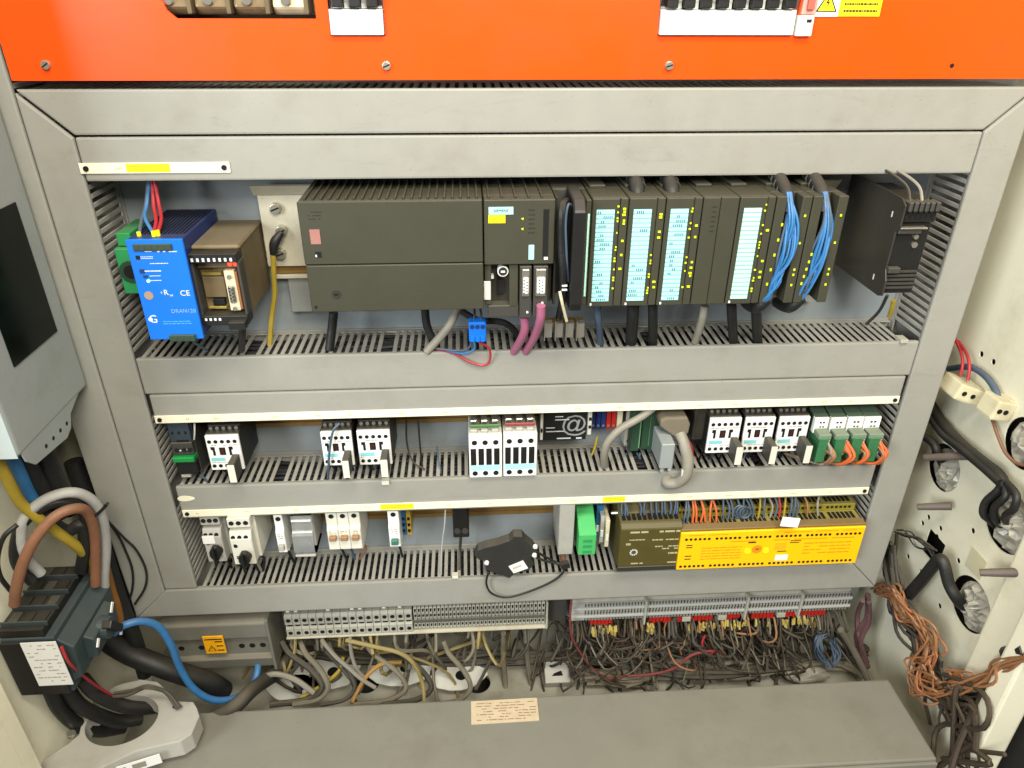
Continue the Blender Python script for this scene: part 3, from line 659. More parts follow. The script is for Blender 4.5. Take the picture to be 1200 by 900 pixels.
def io_module(k, label, kind, seed):
    x = .538+.0402*k
    d = Dev('input_output_module', label, 'controller module', None, None, YS, world=(x+.0006, x+.0398, ZS0, ZS1), group='controller modules in the row')
    d.b('body', 'olive', 0, 1, 0, 1, YS+(.006 if kind != 'open' else .022), .06, .001)
    d.b('top_cap', 'olived', .08, .55, .995, 1.03, .0, .05, .001)
    if kind == 'open':
        d.b('side_strip', 'olive', .0, .27, 0, 1, YS, YS+.0215, .0008); d.b('side_strip', 'olive', .72, .99, 0, 1, YS, YS+.0215, .0008)
        d.bs('indicator', 'lime', [(.1+.03*i, .15+.03*i, .18+.07*i*(1+seed % 2), .205+.07*i*(1+seed % 2), YS-.0008, YS+.0005) for i in range(5)] + [(.83, .88, .12+.05*i, .14+.05*i, YS-.0008, YS+.0005) for i in (1,3,4,9,14)])
        rd = random.Random(seed)
        for i in range(15):
            u = .30+.027*i; zt = ZS1-.012+rd.uniform(-.002, .002)
            pts = [(d.X(.42+rd.uniform(-.06, .06)), YS+.012, ZS1+.002), (d.X(u*.8+.15), YS+.002+rd.uniform(-.004, .004), ZS1-.03), (d.X(u+rd.uniform(-.05, .05)), YS+rd.uniform(-.008, .004), ZS1-.065), (d.X(.30+rd.uniform(-.08, .2)), YS+rd.uniform(-.006, .006), ZS0+.028), (d.X(.2+rd.uniform(-.08, .15)), YS+rd.uniform(0, .008), ZS0+.004), (d.X(.1), YS+.02, ZS0-.012)]
            d.tube('wire', 'wblue' if i % 5 else 'wdull', pts, .0015, 6, 4)
        q = MB().tube([(d.X(.48), .055, ZS1+.024), (d.X(.46), .025, ZS1+.014), (d.X(.45), -.005, ZS1+.006), (d.X(.44), YS+.018, ZS1-.004), (d.X(.44), YS+.010, ZS1-.020)], .0078, 12, 5); q.build('loom_sleeve', 'wblack', d.r, smooth=True)
        q = MB()
        for t in range(4):
            zc = ZS1+.012-t*.0042; yc = .014-t*.010
            q.tube([(d.X(.45)+.0082*math.cos(a), yc, zc+.0082*math.sin(a)) for a in [i*math.pi/6 for i in range(13)]], .0012, 5, 1)
        q.build('spiral_wrap', 'dgrey', d.r, kind='stuff')
        d.tube('loom_sleeve', 'wblack', [(d.X(.3), YS+.006, ZS0+.004), (d.X(.1), YS+.012, ZS0-.010), (d.X(.25), .0, ZS0-.022), (d.X(.4), .03, ZS0-.03)], .007, 10)
        return
    d.b('front_door', 'olive', .0, .76 if kind != 'plain' else .47, .0, 1, YS, YS+.0055, .0009)
    d.b('led_strip', 'olive', .78 if kind != 'plain' else .49, 1, .0, 1, YS+.001, YS+.0055, .0009)
    if kind == 'plain':
        d.bs('embossing', 'olived', dashes(.25, .38, .68, .94, 6, YS, seed, .9, .3)); return
    m = 'mint' if kind == 'mint' else 'cyan'
    c = d.b('marking_card', m, .12, .62, .055, .905, YS-.0007, YS+.001, 0)
    n = 21
    d.bs('ruled_line', mat('card_line', (70,120,124), .6), [(.12, .62, .055+.85*i/n, .055+.85*i/n+.0045, YS-.0009, YS-.0005) for i in range(1, n)], par=c)
    if kind != 'mint':
        rd = random.Random(seed); L = []
        for i in range(n):
            if rd.random() < .55:
                u = .15+rd.uniform(0, .2)
                for j in range(rd.randint(2, 5)):
                    L.append((u, u+.03, .062+.85*i/n, .062+.85*i/n+.020, YS-.0010, YS-.0006)); u += .055
        d.bs('handwriting', mat('pencil', (76,110,128), .6), L, par=c)
    rd = random.Random(seed+9); L = []
    for i in range(32):
        if rd.random() < .30: L.append((.68+rd.uniform(0, .025), .735+rd.uniform(0, .01), .12+.026*i, .12+.026*i+.014, YS-.0009, YS+.0005))
        if rd.random() < .16: L.append((.86+rd.uniform(-.02, .02), .93, .12+.026*i, .12+.026*i+.018, YS-.0001, YS+.002))
    d.bs('indicator', 'lime', L)
    d.b('catch', 'paper', .08, .13, .015, .035, YS-.0012, YS, 0)
io_module(0, 'input module with cyan marking card, first beside the open interface module', 'cyan', 11)
io_module(1, 'input module with cyan marking card, second card from the left', 'cyan', 22)
io_module(2, 'input module with cyan marking card, third card from the left', 'cyan', 35)
io_module(3, 'plain olive module without marking card, between cyan and mint cards', 'plain', 4)
io_module(4, 'output module with blank mint green marking card', 'mint', 5)
io_module(5, 'open module with blue wires, next to the mint marking card', 'open', 1)
io_module(6, 'open module with blue wires, rightmost of the controller row', 'open', 2)
for lab, a, b, m, rr, g2 in (('black ribbed cable sleeve rising from the second cyan module', 755, 236, 'wblack', .0085, 1), ('black ribbed cable sleeve rising from the third cyan module', 797, 236, 'wblack', .0085, 1)):
    p = PY(a, b, YS); x = p.x
    o = MB().tube([(x+.004, .06, ZS1+.022), (x+.003, .035, ZS1+.016), (x, .010, ZS1+.008), (x-.001, -.010, ZS1+.0005), (x-.001, -.02, ZS1-.012)], rr, 12, 6).build('cable_sleeve', m, None, lab, 'cable', 'ribbed cable sleeves', smooth=True)
    q = MB()
    for t in range(5):
        q.tube([(x+.001+rr*1.03*math.cos(k), .030-.009*t, ZS1+.0145-.0035*t+rr*1.03*math.sin(k)) for k in [i*math.pi/6 for i in range(13)]], .0011, 5, 1)
    q.build('rib', 'dgrey', o, kind='stuff')
MB().box(PY(795, 215, .02).x, PY(915, 215, .02).x, .012, .026, ZS1+.016, ZS1+.0185).build('cover_flap', 'dgrey', None, 'thin dark flap standing open above the plain module', 'flap', bev=.0005)
for i, (a, b) in enumerate(((742,362), (765,362), (826,364), (857,362), (886,362), (700,362))):
    m = ('wblack', 'wblack', 'wgrey', 'wblack', 'wblack', 'wdull')[i]; rr = (.0075, .006, .0048, .006, .0062, .0045)[i]
    dx = (-3, 0, -14, 3, 2, 4)[i]
    lab = ('thick black cable under the first cyan module', 'black cable under the second cyan module', 'grey cable slanting down under the plain module', 'black cable under the mint card module', 'black cable under the first open module', 'dull blue wire loom under the first cyan module')[i]
    MB().tube(W(((a, b-6, -.01), (a+dx*.3, b+14, -.005), (a+dx, b+45, .02))), rr, 10, 5).build('module_cable', m, None, lab, 'cable', 'cables under the modules', smooth=True)

# shield clamps
r = thing('shield_clamp_rail', 'zinc shield clamps under the open interface module', 'cable clamp', PY(658, 398, -.01))
for i in range(4):
    a = PY(638+i*12.5, 384, -.02); x = a.x
    c = MB().prism([Vector((x, y, a.z+z)) for y, z in ((-.02,.010), (-.026,.008), (-.026,-.010), (-.020,-.013), (-.012,-.011), (-.012,-.009), (-.020,-.0105), (-.0238,-.009), (-.0238,.007), (-.02,.008))], (.0085, 0, 0)).build('clamp', 'steel', r)
    MB().box(x-.0008, x+.0002, -.0275, -.012, a.z-.014, a.z+.011).build('side_lug', 'steel', c)
a = PY(634, 376, -.01); b = PY(683, 375, -.01)
MB().box(a.x, b.x, -.018, -.002, a.z-.002, a.z+.0005).build('bar', 'brass', r, bev=.0004)

# blue connector hanging on the red and blue wires
r = thing('terminal_connector', 'bright blue plastic terminal block hanging above the duct', 'connector', PY(560, 398, -.02))
a = PY(549, 377, -.02); b = PY(570, 400, -.02)
o = MB().box(a.x, b.x, -.022, -.006, b.z, a.z).build('body', 'blue', r, bev=.002)
for i in range(3):
    x = a.x+(b.x-a.x)*(.2+.3*i)
    MB().cyl((x, -.0228, a.z-.006), (x, -.020, a.z-.006), .0026, 12).build('screw_well', 'blued', o)
    MB().box(x-.0024, x+.0024, -.0235, -.0215, b.z+.001, b.z+.008).build('rib', 'blue', o, bev=.0006)
for pts, m in ((((560,400,-.018),(573,408,-.012),(574,422,-.006),(566,428,-.004),(550,424,-.004),(534,415,-.002)), 'wred'), (((534,415,-.002),(520,411,.002),(506,410,.01)), 'wred'), (((553,398,-.018),(549,408,-.012),(535,411,-.006),(500,407,.006)), 'wdull'), (((556,399,-.018),(555,410,-.012),(540,414,-.006),(506,407,.008)), 'wblue'), (((555,378,-.014),(556,368,-.01),(556,362,0)), 'wblack'), (((563,378,-.014),(564,370,-.01),(563,362,0)), 'wblack')):
    MB().tube(W(pts), .0014, 6).build('wire', m, r, smooth=True)

# black device at the right end
a = PY(1062, 236, -.05); b = PY(1087, 345, -.05)
d = Dev('filter_unit', 'tall black metal unit with side plate at the right end of the controller row', 'power unit', None, None, -.05, world=(a.x, PY(1103, 236, -.05).x, PY(1037, 345, -.05).z, a.z))
z0, z1 = d.z0, d.z1
MB().prism([Vector((d.x0-.0022, y, z)) for y, z in ((.072, z1+.004), (.0, z1+.004), (-.045, z1+.002), (-.054, z1-.004), (-.054, z1-.026), (-.048, z1-.034), (-.048, z0+.03), (-.054, z0+.018), (-.054, z0), (-.046, z0-.003), (.072, z0-.003))], (.0022, 0, 0)).build('side_plate', mat('black_side_plate', (50,48,43), .38, var=.06, scale=20, stain=((62,60,54), .5)), d.r, bev=.0006)
d.b('body', 'black', .0, 1, -.01, .76, -.044, .072); d.b('terminal_block', 'black', .02, 1.0, .78, .97, -.05, .05, .0015)
for i in range(6): d.b('terminal_tab', 'dgrey', .06+i*.155, .17+i*.155, .90, 1.0, -.056, -.04, .0012)
d.bs('terminal_slot', 'hole', [(.07+i*.155, .16+i*.155, .82, .87, -.0508, -.0495) for i in range(6)])
d.b('bracket', 'steel', .02, .80, .715, .735, -.053, -.0442); d.b('bracket', 'dgrey', .02, .7, .66, .712, -.050, -.0442)
d.cs('screw', 'steel', [(.62, .62)], .0028, -.0475, -.0435); d.cs('screw', 'steel', [(.66, .53)], .0034, -.046, -.0435)
d.bs('lower_rib', 'dgrey', [(.08, .95, .05+.045*i, .07+.045*i, -.0465, -.0437) for i in range(5)]); d.b('foot', 'dgrey', .0, .35, .24, .3, -.052, -.0442)
for i, u in enumerate((.2, .55)):
    d.tube('wire', 'wgrey' if i else 'wdustd', [(d.X(u), -.045, z1-.002), (d.X(u), -.03, z1+.012), (d.X(u-.25), .0, z1+.022), (d.X(u-.5), .04, z1+.026)], .0016, 6)
d.bs('side_mark', 'inkw', [(-.065, -.058, .80, .86, -.035, -.033), (-.065, -.058, .10, .16, -.03, -.028)])
d.tube('earth_wire', 'wyg', W(((1047,352,.0),(1045,362,.005),(1042,371,.012))), .0028)
MB().tube(W(((1040,346,.02),(1030,365,.03),(1015,380,.04))), .0022, 6).build('loose_wire', 'wdustd', None, 'thin dark wire dropping to the duct below the black unit', 'wire', smooth=True)
p = PY(1060, 400, -.001); MB().box(p.x-.006, p.x+.004, -.003, .012, p.z-.002, p.z+.003).build('duct_clip', 'terms', None, 'small pale clip at right end of the duct below the black unit', 'clip', bev=.0006)

# ================================================================== row two: contactors and relays
d = Dev('timer_relay', 'dark timer relay with bright green band at the left end of the contactor row', 'relay', (195,500), (235,557), .005)
d.b('body', 'dgrey', 0, 1, 0, 1, .012, .07, .0012)
d.b('head', mat('slate_plastic', (46,58,68), .5, var=.12, dust=.3), .02, .98, .70, 1.08, .005, .05, .001)
d.b('mid_block', 'dgrey', .0, .98, .44, .69, .003, .03, .001)
d.b('green_band', mat('bright_green_lens', (26,132,64), .25, var=.15), -.02, .98, .33, .43, -.002, .02, .0012)
d.b('lower_cover', 'black', .02, .98, .05, .32, .002, .03, .0015)
d.bs('terminal_slot', 'hole', [(.14, .24, .85, .90, .0042, .0056), (.44, .54, .85, .90, .0042, .0056), (.74, .84, .85, .90, .0042, .0056), (.3, .85, .70, .73, .004, .0056)])
d.bs('dial_mark', 'inkw', [(.35, .43, .53, .55, .0022, .0034), (.62, .72, .54, .57, .0022, .0034)])
d.cs('dial', 'black', [(.25, .56), (.6, .56), (.85, .56)], .003, .0012, .0034)
d.tube('wire', 'wlight', W(((228,496,.004),(228,508,.0),(227.5,515,.0))), .0011, 6)
d.tube('wire', 'wdull', W(((234,557,.01),(241,562,.012),(246,572,.016))), .0016, 6)
d.b('clip', 'terms', .1, .55, -.03, .03, .004, .012)

def contactor(label, tl, br, yf=0.0, plug=True, grp='small white contactors', wire=None):
    d = Dev('contactor', label, 'contactor', tl, br, yf, group=grp)
    d.b('body', 'black', -.01, 1.02, -.02, 1.02, yf+.004, .07, .001)
    d.b('upper_terminals', 'black', .02, 1.0, 1.0, 1.13, yf+.014, .06, .001)
    d.cs('screw', 'steel', [(.12+.19*i, 1.06) for i in range(5)], .0024, yf+.0125, yf+.0145)
    f = d.b('front_cover', 'white', 0, 1, 0, 1, yf, yf+.0045, .0009)
    y0, y1 = yf-.0006, yf+.001
    d.cs('terminal_hole', 'hole', [(.11+.19*i, .83) for i in range(5)] + [(.11+.19*i, .13) for i in range(4)], .0026, y0, y1, par=f)
    win = d.b('window', 'hole', .36, .54, .45, .66, y0, y1, 0, par=f)
    d.b('armature', mat('maroon_armature', (60,26,22), .5), .40, .50, .48, .63, y0-.0004, y0+.0002, 0, par=win)
    d.bs('flag_slot', 'hole', [(.16, .23, .44, .68, y0, y1), (.11, .17, .60, .68, y0, y1), (.65, .72, .44, .68, y0, y1), (.71, .77, .60, .68, y0, y1)], par=f)
    d.bs('print', mat('teal_ink', (128,196,200), .5), [(.06, .48, .27, .37, y0+.0002, y1)] , par=f)
    d.bs('small_print', 'wgrey', dashes(.05, .95, .71, .74, 1, yf, int(tl[0]), .7, .6) + dashes(.05, .8, .22, .24, 1, yf, int(tl[0])+1, .6, .6), par=f)
    if plug:
        s = d.b('suppressor_plug', 'dgrey', .72, .94, -.03, .48, yf-.026, yf-.0008, .0012)
        d.b('plug_label', 'offwhite', .725, .935, -.025, .475, yf-.0272, yf-.0262, .0003, par=s)
    tails(d, (.12, .31, .5, .69), ('wblack', 'wdustd', 'wdull', 'wblack'), yf+.018, int(tl[0]))
    if wire: d.tube('wire', wire[0], W(wire[1]), .0017, 6)
    return d
contactor('small white contactor beside the dark timer relay', (239,511), (287,550))
contactor('small white contactor with grey wire across its face, left of the centre pair', (374.7,506.7), (416,545), wire=('wdull', ((398,496,-.002),(390,506,-.006),(386,530,-.006),(385,548,-.002),(384,566,.012))))
contactor('small white contactor at right of the centre pair', (417.3,505.2), (460,544))
contactor('small white contactor, leftmost of the three on the right', (833,490.7), (862.7,530.3))
contactor('small white contactor, middle of the three on the right', (875,490), (901.5,529.5))
contactor('small white contactor, rightmost of three beside the green relays', (915,489.3), (941,528.5))
def big_contactor(label, tl, br, accent):
    yf = -.006
    d = Dev('power_contactor', label, 'contactor', tl, br, yf, group='large white contactors')
    d.b('body', 'offwhite', .0, 1.0, .0, 1.0, yf+.004, .045, .001); d.b('base', 'black', .02, .98, -.05, 1.15, .045, .072)
    f = d.b('front_cover', 'white', 0, 1, 0, 1, yf, yf+.0045, .001)
    y0, y1 = yf-.0006, yf+.001
    d.cs('terminal_hole', 'hole', [(.17+.32*i, .83) for i in range(3)] + [(.17+.32*i, .11) for i in range(3)], .0036, y0, y1, par=f, each=True)
    for i in range(4):
        w_ = d.b('window', 'hole', .05+.235*i, .215+.235*i, .31, .69, y0, y1, 0, par=f)
        d.b('actuator', 'black', .08+.235*i, .185+.235*i, .36, .64, y0-.0006, y0+.0002, 0, par=w_)
    d.b('blue_band', mat('pale_blue_print', (164,214,226), .5), .03, .97, .18, .30, y0+.0002, y1, 0, par=f)
    for i in range(3):
        t = d.b('terminal_shroud', 'ct', .05+.32*i, .27+.32*i, .99, 1.07, yf+.005, .04, .0012)
        d.b('clamp', 'steel', .06+.32*i, .26+.32*i, 1.08, 1.24, .004, .036, .001)
        d.cs('clamp_screw', 'dgrey', [(.16+.32*i, 1.17)], .0034, .0028, .0045)
        d.tube('wire', accent if i else 'wblack', [(d.X(.16+.32*i), .03, d.Z(1.25)), (d.X(.19+.32*i), .034, d.Z(1.5)), (d.X(.16+.32*i), .04, d.Z(2.1))], .003, 8)
    d.b('bridge', mat(accent+'_bridge', (70,120,60) if accent != 'wred' else (150,60,60), .5), .05, .95, 1.10, 1.16, .002, .0038)
big_contactor('large white four-window contactor with green jumper, left of the central pair', (549,510.5), (588.5,559), 'wyg')
big_contactor('large white four-window contactor with red jumper, right of the central pair', (590,508.5), (628.7,557.5), 'wred')

d = Dev('bus_module', 'black module with large white at sign beside the large contactors', 'module', (637,486), (690,515), .04)
d.b('body', 'black', 0, .93, 0, 1.4, .04, .07, .001)
text('@', .036, (d.X(.66), .0396, d.Z(.60)), d.r, mat('grey_print', (150,150,148), .6))
d.bs('print', 'inkw', [(.06,.45,.34,.37,.0394,.0402), (.06,.25,.48,.51,.0394,.0402), (.25,.42,.9,.93,.0394,.0402), (.25,.55,.78,.81,.0394,.0402), (.3,.6,.06,.10,.0394,.0402), (.72,.84,.05,.10,.0394,.0402)])
d.b('end_clip', 'offwhite', -.07, -.01, .1, 1.3, .035, .065); d.b('end_clip', 'offwhite', .95, 1.03, .25, 1.3, .035, .065)
d.bs('clip_slot', 'hole', [(-.06, -.02, .4, .55, .0345, .0355), (.96, 1.02, .5, .62, .0345, .0355), (.96, 1.02, .8, .92, .0345, .0355)])

r = thing('terminal_group', 'blue and red terminal blocks beside the at sign module', 'terminal block', PY(709, 506, .05))
for i in range(5):
    a = PY(692+i*6, 503, .048); MB().box(a.x, a.x+.0064, .048, .07, a.z, a.z+.05).build('terminal', 'blued' if i < 3 else 'red', r, bev=.0008)
    MB().cyl((a.x+.0032, .0474, a.z+.006), (a.x+.0032, .0484, a.z+.006), .002, 10).build('screw', 'steel', r)
a = PY(722, 503, .048); MB().box(a.x, a.x+.007, .044, .07, a.z, a.z+.05).build('end_stop', 'beige', r, bev=.0008)
a = PY(730, 520, .055); b = PY(757, 490, .055)
o = MB().box(a.x, b.x, .05, .074, a.z, b.z+.03).build('grey_terminal', 'terms', None, 'dusty grey terminal piece behind the slanting grey cable', 'terminal block', bev=.001)
for i in range(3): MB().cyl((a.x+.006+i*.009, .0492, a.z+.008), (a.x+.006+i*.009, .0505, a.z+.008), .0026, 10).build('screw', 'hole', o)
MB().tube(W(((775,470,.01),(752,488,.005),(728,502,.0),(713,517,.0),(708,532,.005),(709,548,.02),(710,560,.035))), .0054, 10, 6).build('grey_cable', 'wgrey', None, 'thick grey cable curving down into the contactor row duct', 'cable', smooth=True)
MB().tube(W(((700,512,.03),(697,525,.03),(693,534,.03))), .0016, 6).build('green_wire', 'wyg', None, 'short yellow green wire beside the thick grey cable', 'wire', smooth=True)
d = Dev('connector_board', 'dark green circuit module behind the grey plug connectors', 'module', (742,488), (772,528), .03)
for i in range(3): d.b('board', 'greend', .0+.36*i, .3+.36*i, 0, 1.3, .03+.004*i, .07, .001)
d.bs('trace', mat('pale_green', (110,150,110), .5), [(.27, .3, .1, 1.2, .0292, .031), (.63, .66, .1, 1.2, .033, .035)])
d = Dev('plug_connector', 'grey plug connector with hood and thick looped cable, mid right of contactor row', 'connector', (776,521), (788,549), -.018)
d.b('plug_body', 'greybox', 0, 1, 0, 1, -.018, .03, .0012)
d.b('socket_body', 'greend', -.2, 1.1, -.1, 1.5, .03, .07)
a = PY(775, 494, .0); b = PY(807, 511, .0)
d_hood = MB().prism([Vector((a.x+(b.x-a.x)*u, .002, b.z+(a.z-b.z)*v)) for u, v in ((0,.95),(.15,1.15),(.9,1.15),(1.02,.7),(1.0,.1),(.75,-.15),(.55,-.1),(.2,.35),(0,.6))], (0, .045, 0)).build('hood', mat('dusty_hood', (112,104,88), .6, var=.1, dust=.4), d.r, bev=.0025)
d.tube('cable', 'wgrey', W(((797,508,.004),(802,522,-.008),(806,540,-.016),(804,556,-.018),(795,565,-.012),(783,566,-.006),(781,560,.002))), .0078, 12)
d.tube('wire', 'wred', W(((804,512,.0),(811,525,.002),(811,540,.004),(808,548,.006))), .0014, 6)
d.b('cable_tie', 'offwhite', 1.7, 2.3, -.35, -.02, -.022, -.016, .001)
d.b('wire_stub', 'wlight', .3, .55, -.35, -.02, -.008, -.003); d.b('wire_stub', 'wlight', .9, 1.15, -.35, -.02, -.006, -.001)
d = Dev('grey_block', 'dark grey block between plug connector and three contactors', 'module', (815,484), (826,515), .02)
d.b('body', 'dgrey', 0, 1, 0, 1.2, .02, .07, .001); d.b('face', 'olived', .1, .9, .1, 1.1, .019, .0198)

def relay(label, tl, br, seed):
    d = Dev('interface_relay', label, 'relay', tl, br, .0, group='white and green relays with orange wires')
    d.b('body', 'greend', .0, 1.0, .0, 1.0, .008, .07, .0008)
    d.prof('top_cover', 'greend', .0, 1.0, ((.002, 1.0), (.03, 1.10), (.07, 1.10), (.07, 1.0)))
    f = d.b('front_cover', 'white', .02, .98, .60, 1.0, .0, .0075, .0006)
    d.bs('mark', 'ink', [(.36, .48, .86, .90, -.0005, .0005), (.58, .70, .86, .90, -.0005, .0005), (.40, .52, .75, .78, -.0005, .0005), (.60, .72, .75, .78, -.0005, .0005)], par=f)
    d.b('status_mark', 'yellow', .40, .62, .68, .72, -.0005, .0005, 0, par=f)
    p = d.b('green_plug', mat('dull_green_plug', (50,108,68), .5, var=.15, scale=150, dust=.3, bump=.3), .10, .72, .02, .66, -.020, .0075, .001); d.b('coding_strip', 'terms', .74, .94, .16, .70, -.015, .0075, .0006)
    d.bs('pin', 'offwhite', [(.76, .92, .2+.05*i, .225+.05*i, -.0156, -.0148) for i in range(9)])
    d.b('plug_head', mat('grey_green_plug', (112,130,112), .5, dust=.3), .06, .92, .60, .74, -.018, -.0005, .001)
    rd = random.Random(seed)
    for i in range(5):
        m = ('worange', 'worange', 'wrust', 'worange', 'wrust')[i] if seed != 1 else ('wgrey', 'wrust', 'wgrey', 'wrust', 'wbrown')[i]
        u = .78+rd.uniform(-.1, .12)
        d.tube('wire', m, [(d.X(u), -.016, d.Z(.55-.06*i)), (d.X(u+.22+rd.uniform(-.1, .1)), -.028+rd.uniform(-.003, .003), d.Z(.30)), (d.X(u+.05+rd.uniform(-.2, .1)), -.024, d.Z(.02)), (d.X(.35+rd.uniform(-.2, .3)), -.008, d.Z(-.10)), (d.X(-.35), .012, d.Z(-.20)+rd.uniform(-.002, .002)), (d.X(-1.0), .03, d.Z(-.24))], .0019, 6, 4)
relay('white and green relay with grey brown wires, beside the right contactors', (956,490), (962,533), 1)
relay('white and green relay with bright orange wires, second of the four', (975,490), (982,533), 2)
relay('white and green relay, third of the four with a short orange loop', (995,489.3), (1002,532), 3)
relay('white and green relay at the right end next to the slotted duct', (1014.5,489), (1021.5,532), 4)
for pts, m, lab in ((((490,492,.03),(492,520,.03),(495,548,.03)), 'wblack', 'dark vertical wire in the gap between small and large contactors'), (((476,492,.04),(477,520,.04),(484,541,.03),(498,550,.02)), 'wdustd', 'thin dark wire curving into the duct left of the large contactors'), (((512,523,.03),(514,540,.03),(517,556,.02)), 'wdull', 'short blue grey wire just left of the large contactors')):
    MB().tube(W(pts), .0013, 6).build('loose_wire', m, None, lab, 'wire', smooth=True)
a = PY(451, 566, -.001); MB().box(a.x-.004, a.x+.006, -.003, .006, a.z-.002, a.z+.004).build('duct_clip', 'offwhite', None, 'small pale clip on the duct edge below the small contactors', 'clip', bev=.0006)
a = PY(533, 676, -.001); MB().box(a.x-.004, a.x+.005, -.003, .006, a.z-.002, a.z+.003).build('duct_clip', 'offwhite', None, 'small pale clip on the bottom duct edge near the black gadget', 'clip', bev=.0006)

# ================================================================== row three: motor starters, breakers, safety modules
def starter(label, tl, br, yf, top, face, knob):
    d = Dev('motor_starter', label, 'motor starter', tl, br, yf, group='motor starters with black knobs')
    d.b('body', top, .0, 1.04, .0, 1.0, yf+.018, .07, .001)
    d.b('terminal_head', top, .02, .98, .79, .985, yf+.003, yf+.0178, .001)
    d.cs('terminal_hole', 'hole', [(.2+.3*i, .89) for i in range(3)], .0034, yf+.0022, yf+.004, each=True)
    f = d.prof('front_cover', face, .0, .93, ((yf+.0175, .02), (yf, .02), (yf, .56), (yf+.004, .70), (yf+.0175, .74)), bev=.0012)
    d.cs('knob_base', 'dgrey', [knob], .0085, yf-.0015, yf, par=f, n=24)
    d.cs('front_terminal', 'hole', [(.16+.27*i, .60) for i in range(3)], .003, yf-.0002+.0008, yf+.004, par=f)
    k = MB()
    cx, cz = d.X(knob[0]), d.Z(knob[1])
    k.prism([Vector((cx+a, yf-.011, cz+b)) for a, b in ((-.0035,.011), (.0035,.011), (.0075,.004), (.0075,-.003), (.003,-.012), (-.003,-.012), (-.0075,-.003), (-.0075,.004))], (0, .0096, 0))
    kk = k.build('knob', 'black', d.r, bev=.0014)
    d.b('grip', 'black', knob[0]-.05, knob[0]+.05, knob[1]-.21, knob[1]+.2, yf-.017, yf-.0108, .001, par=kk)
    tails(d, (.2, .5, .8), ('wblack', 'wgrey', 'wblack'), yf+.03, int(tl[0]), .03, .002)
    d.bs('print', 'ink', [(.14, .32, .16, .185, yf-.0005, yf+.0005), (.16, .28, .20, .215, yf-.0005, yf+.0005), (.14, .24, .44, .47, yf-.0005, yf+.0005)], par=f)
    d.cs('scale_ring', 'brass' if top == 'ct' else 'ink', [(.21, .43)], .0028, yf-.0006, yf, par=f)
    return d
s1 = starter('grey motor starter with round black knob at the left end', (231,606), (268,659), .0, 'ct', 'ct', (.58, .29))
s1.b('white_plate', 'white', .0, .60, .44, .60, -.0022, .001, .0005)
starter('cream motor starter with black knob, in front of the grey starter', (263,609), (303,662), -.012, 'offwhite', 'offwhite', (.55, .22))
def breaker(label, tl, br, poles, yf=.004, lever='grey', grp='breakers on the lower rail'):
    d = Dev('circuit_breaker', label, 'circuit breaker', tl, br, yf, group=grp)
    P = ((.07, .02), (yf+.010, .02), (yf+.010, .08), (yf, .10), (yf, .30), (yf, .58), (yf+.003, .64), (yf+.004, .66), (yf+.004, .98), (.07, .98))
    for i in range(poles):
        u0, u1 = i/poles+.004, (i+1)/poles-.004
        b = d.prof('pole', 'white' if lever != 'brown' else 'offwhite', u0, u1, P, bev=.0008)
        d.cs('terminal_hole', 'hole', [((u0+u1)/2, .87)], .0036, yf+.0032, yf+.0055, par=b)
        tg = {'grey': 'ct', 'green': mat('green_toggle', (60,110,96), .4), 'brown': mat('brown_toggle', (150,116,84), .4)}[lever]
        d.b('toggle', tg, u0+.18*(u1-u0), u1-.18*(u1-u0), .20 if lever != 'brown' else .36, .32 if lever != 'brown' else .46, yf-.006, yf+.001, .0008, par=b)
        d.bs('print', 'wgrey', dashes(u0+.2*(u1-u0), u1-.2*(u1-u0), .42, .56, 3, yf, i+int(tl[0]), .7, .35), par=b)
        tails(d, ((u0+u1)/2,), (('wblack', 'wdull', 'wbrown')[i % 3],), yf+.03, i+int(tl[0]), .03, .002)
        d.b('slot', 'hole', u0+.3*(u1-u0), u1-.3*(u1-u0), .12, .15, yf-.0004+.002, yf+.004, 0, par=b)
    return d
breaker('single white breaker beside the clear covered unit', (318.5,604), (338,652), 1, lever='grey')
d = Dev('covered_unit', 'grey unit under a clear plastic cover between two breakers', 'switch', (339,606), (371,650), .004)
d.b('body', 'ct', .04, .94, .04, .98, .020, .07, .001); d.b('display', mat('grey_display', (96,98,92), .3), .22, .80, .25, .55, .0185, .021, .0005)
P = ((.05, .0), (.004, .0), (-.001, .14), (-.001, .55), (.006, .64), (.008, .98), (.05, .98))
cv = MB()
for (y0, v0), (y1, v1) in zip(P[:-1], P[1:]):
    n_ = Vector((0, v1-v0, -(y1-y0))).normalized()
    cv.prism([Vector((d.X(0), y0, d.Z(v0))), Vector((d.X(1), y0, d.Z(v0))), Vector((d.X(1), y1, d.Z(v1))), Vector((d.X(0), y1, d.Z(v1)))], (0, .0009, .0))
cv.build('clear_cover', 'clear', d.r)
d.b('cover_lip', 'white', .02, .98, .86, .90, .004, .0075); d.b('cover_lip', 'white', .02, .98, .60, .63, .0015, .005); d.b('cover_lip', 'ct', .0, 1.0, .0, .05, .0, .006)
breaker('three-pole cream breaker with brown toggles', (379.5,601), (426,647.5), 3, lever='brown')
breaker('single white breaker with green toggle beside blue and yellow terminals', (453,599), (470.5,645), 1, lever='green')
r = thing('small_terminals', 'blue and yellow terminal pair next to the green toggle breaker', 'terminal block', PY(476, 628, .04))
for i, m in enumerate(('blued', 'brass')):
    a = PY(471.5+i*6, 627, .034); b = MB().box(a.x, a.x+.0068, .034, .07, a.z, a.z+.045).build('terminal', mat('blue_terminal', (34,96,140), .5) if i == 0 else mat('yellow_terminal', (188,156,54), .5), r, bev=.0008)
    for k in range(3): MB().box(a.x+.0015, a.x+.0052, .0332, .0345, a.z+.006+k*.011, a.z+.011+k*.011).build('slot', 'hole', b)
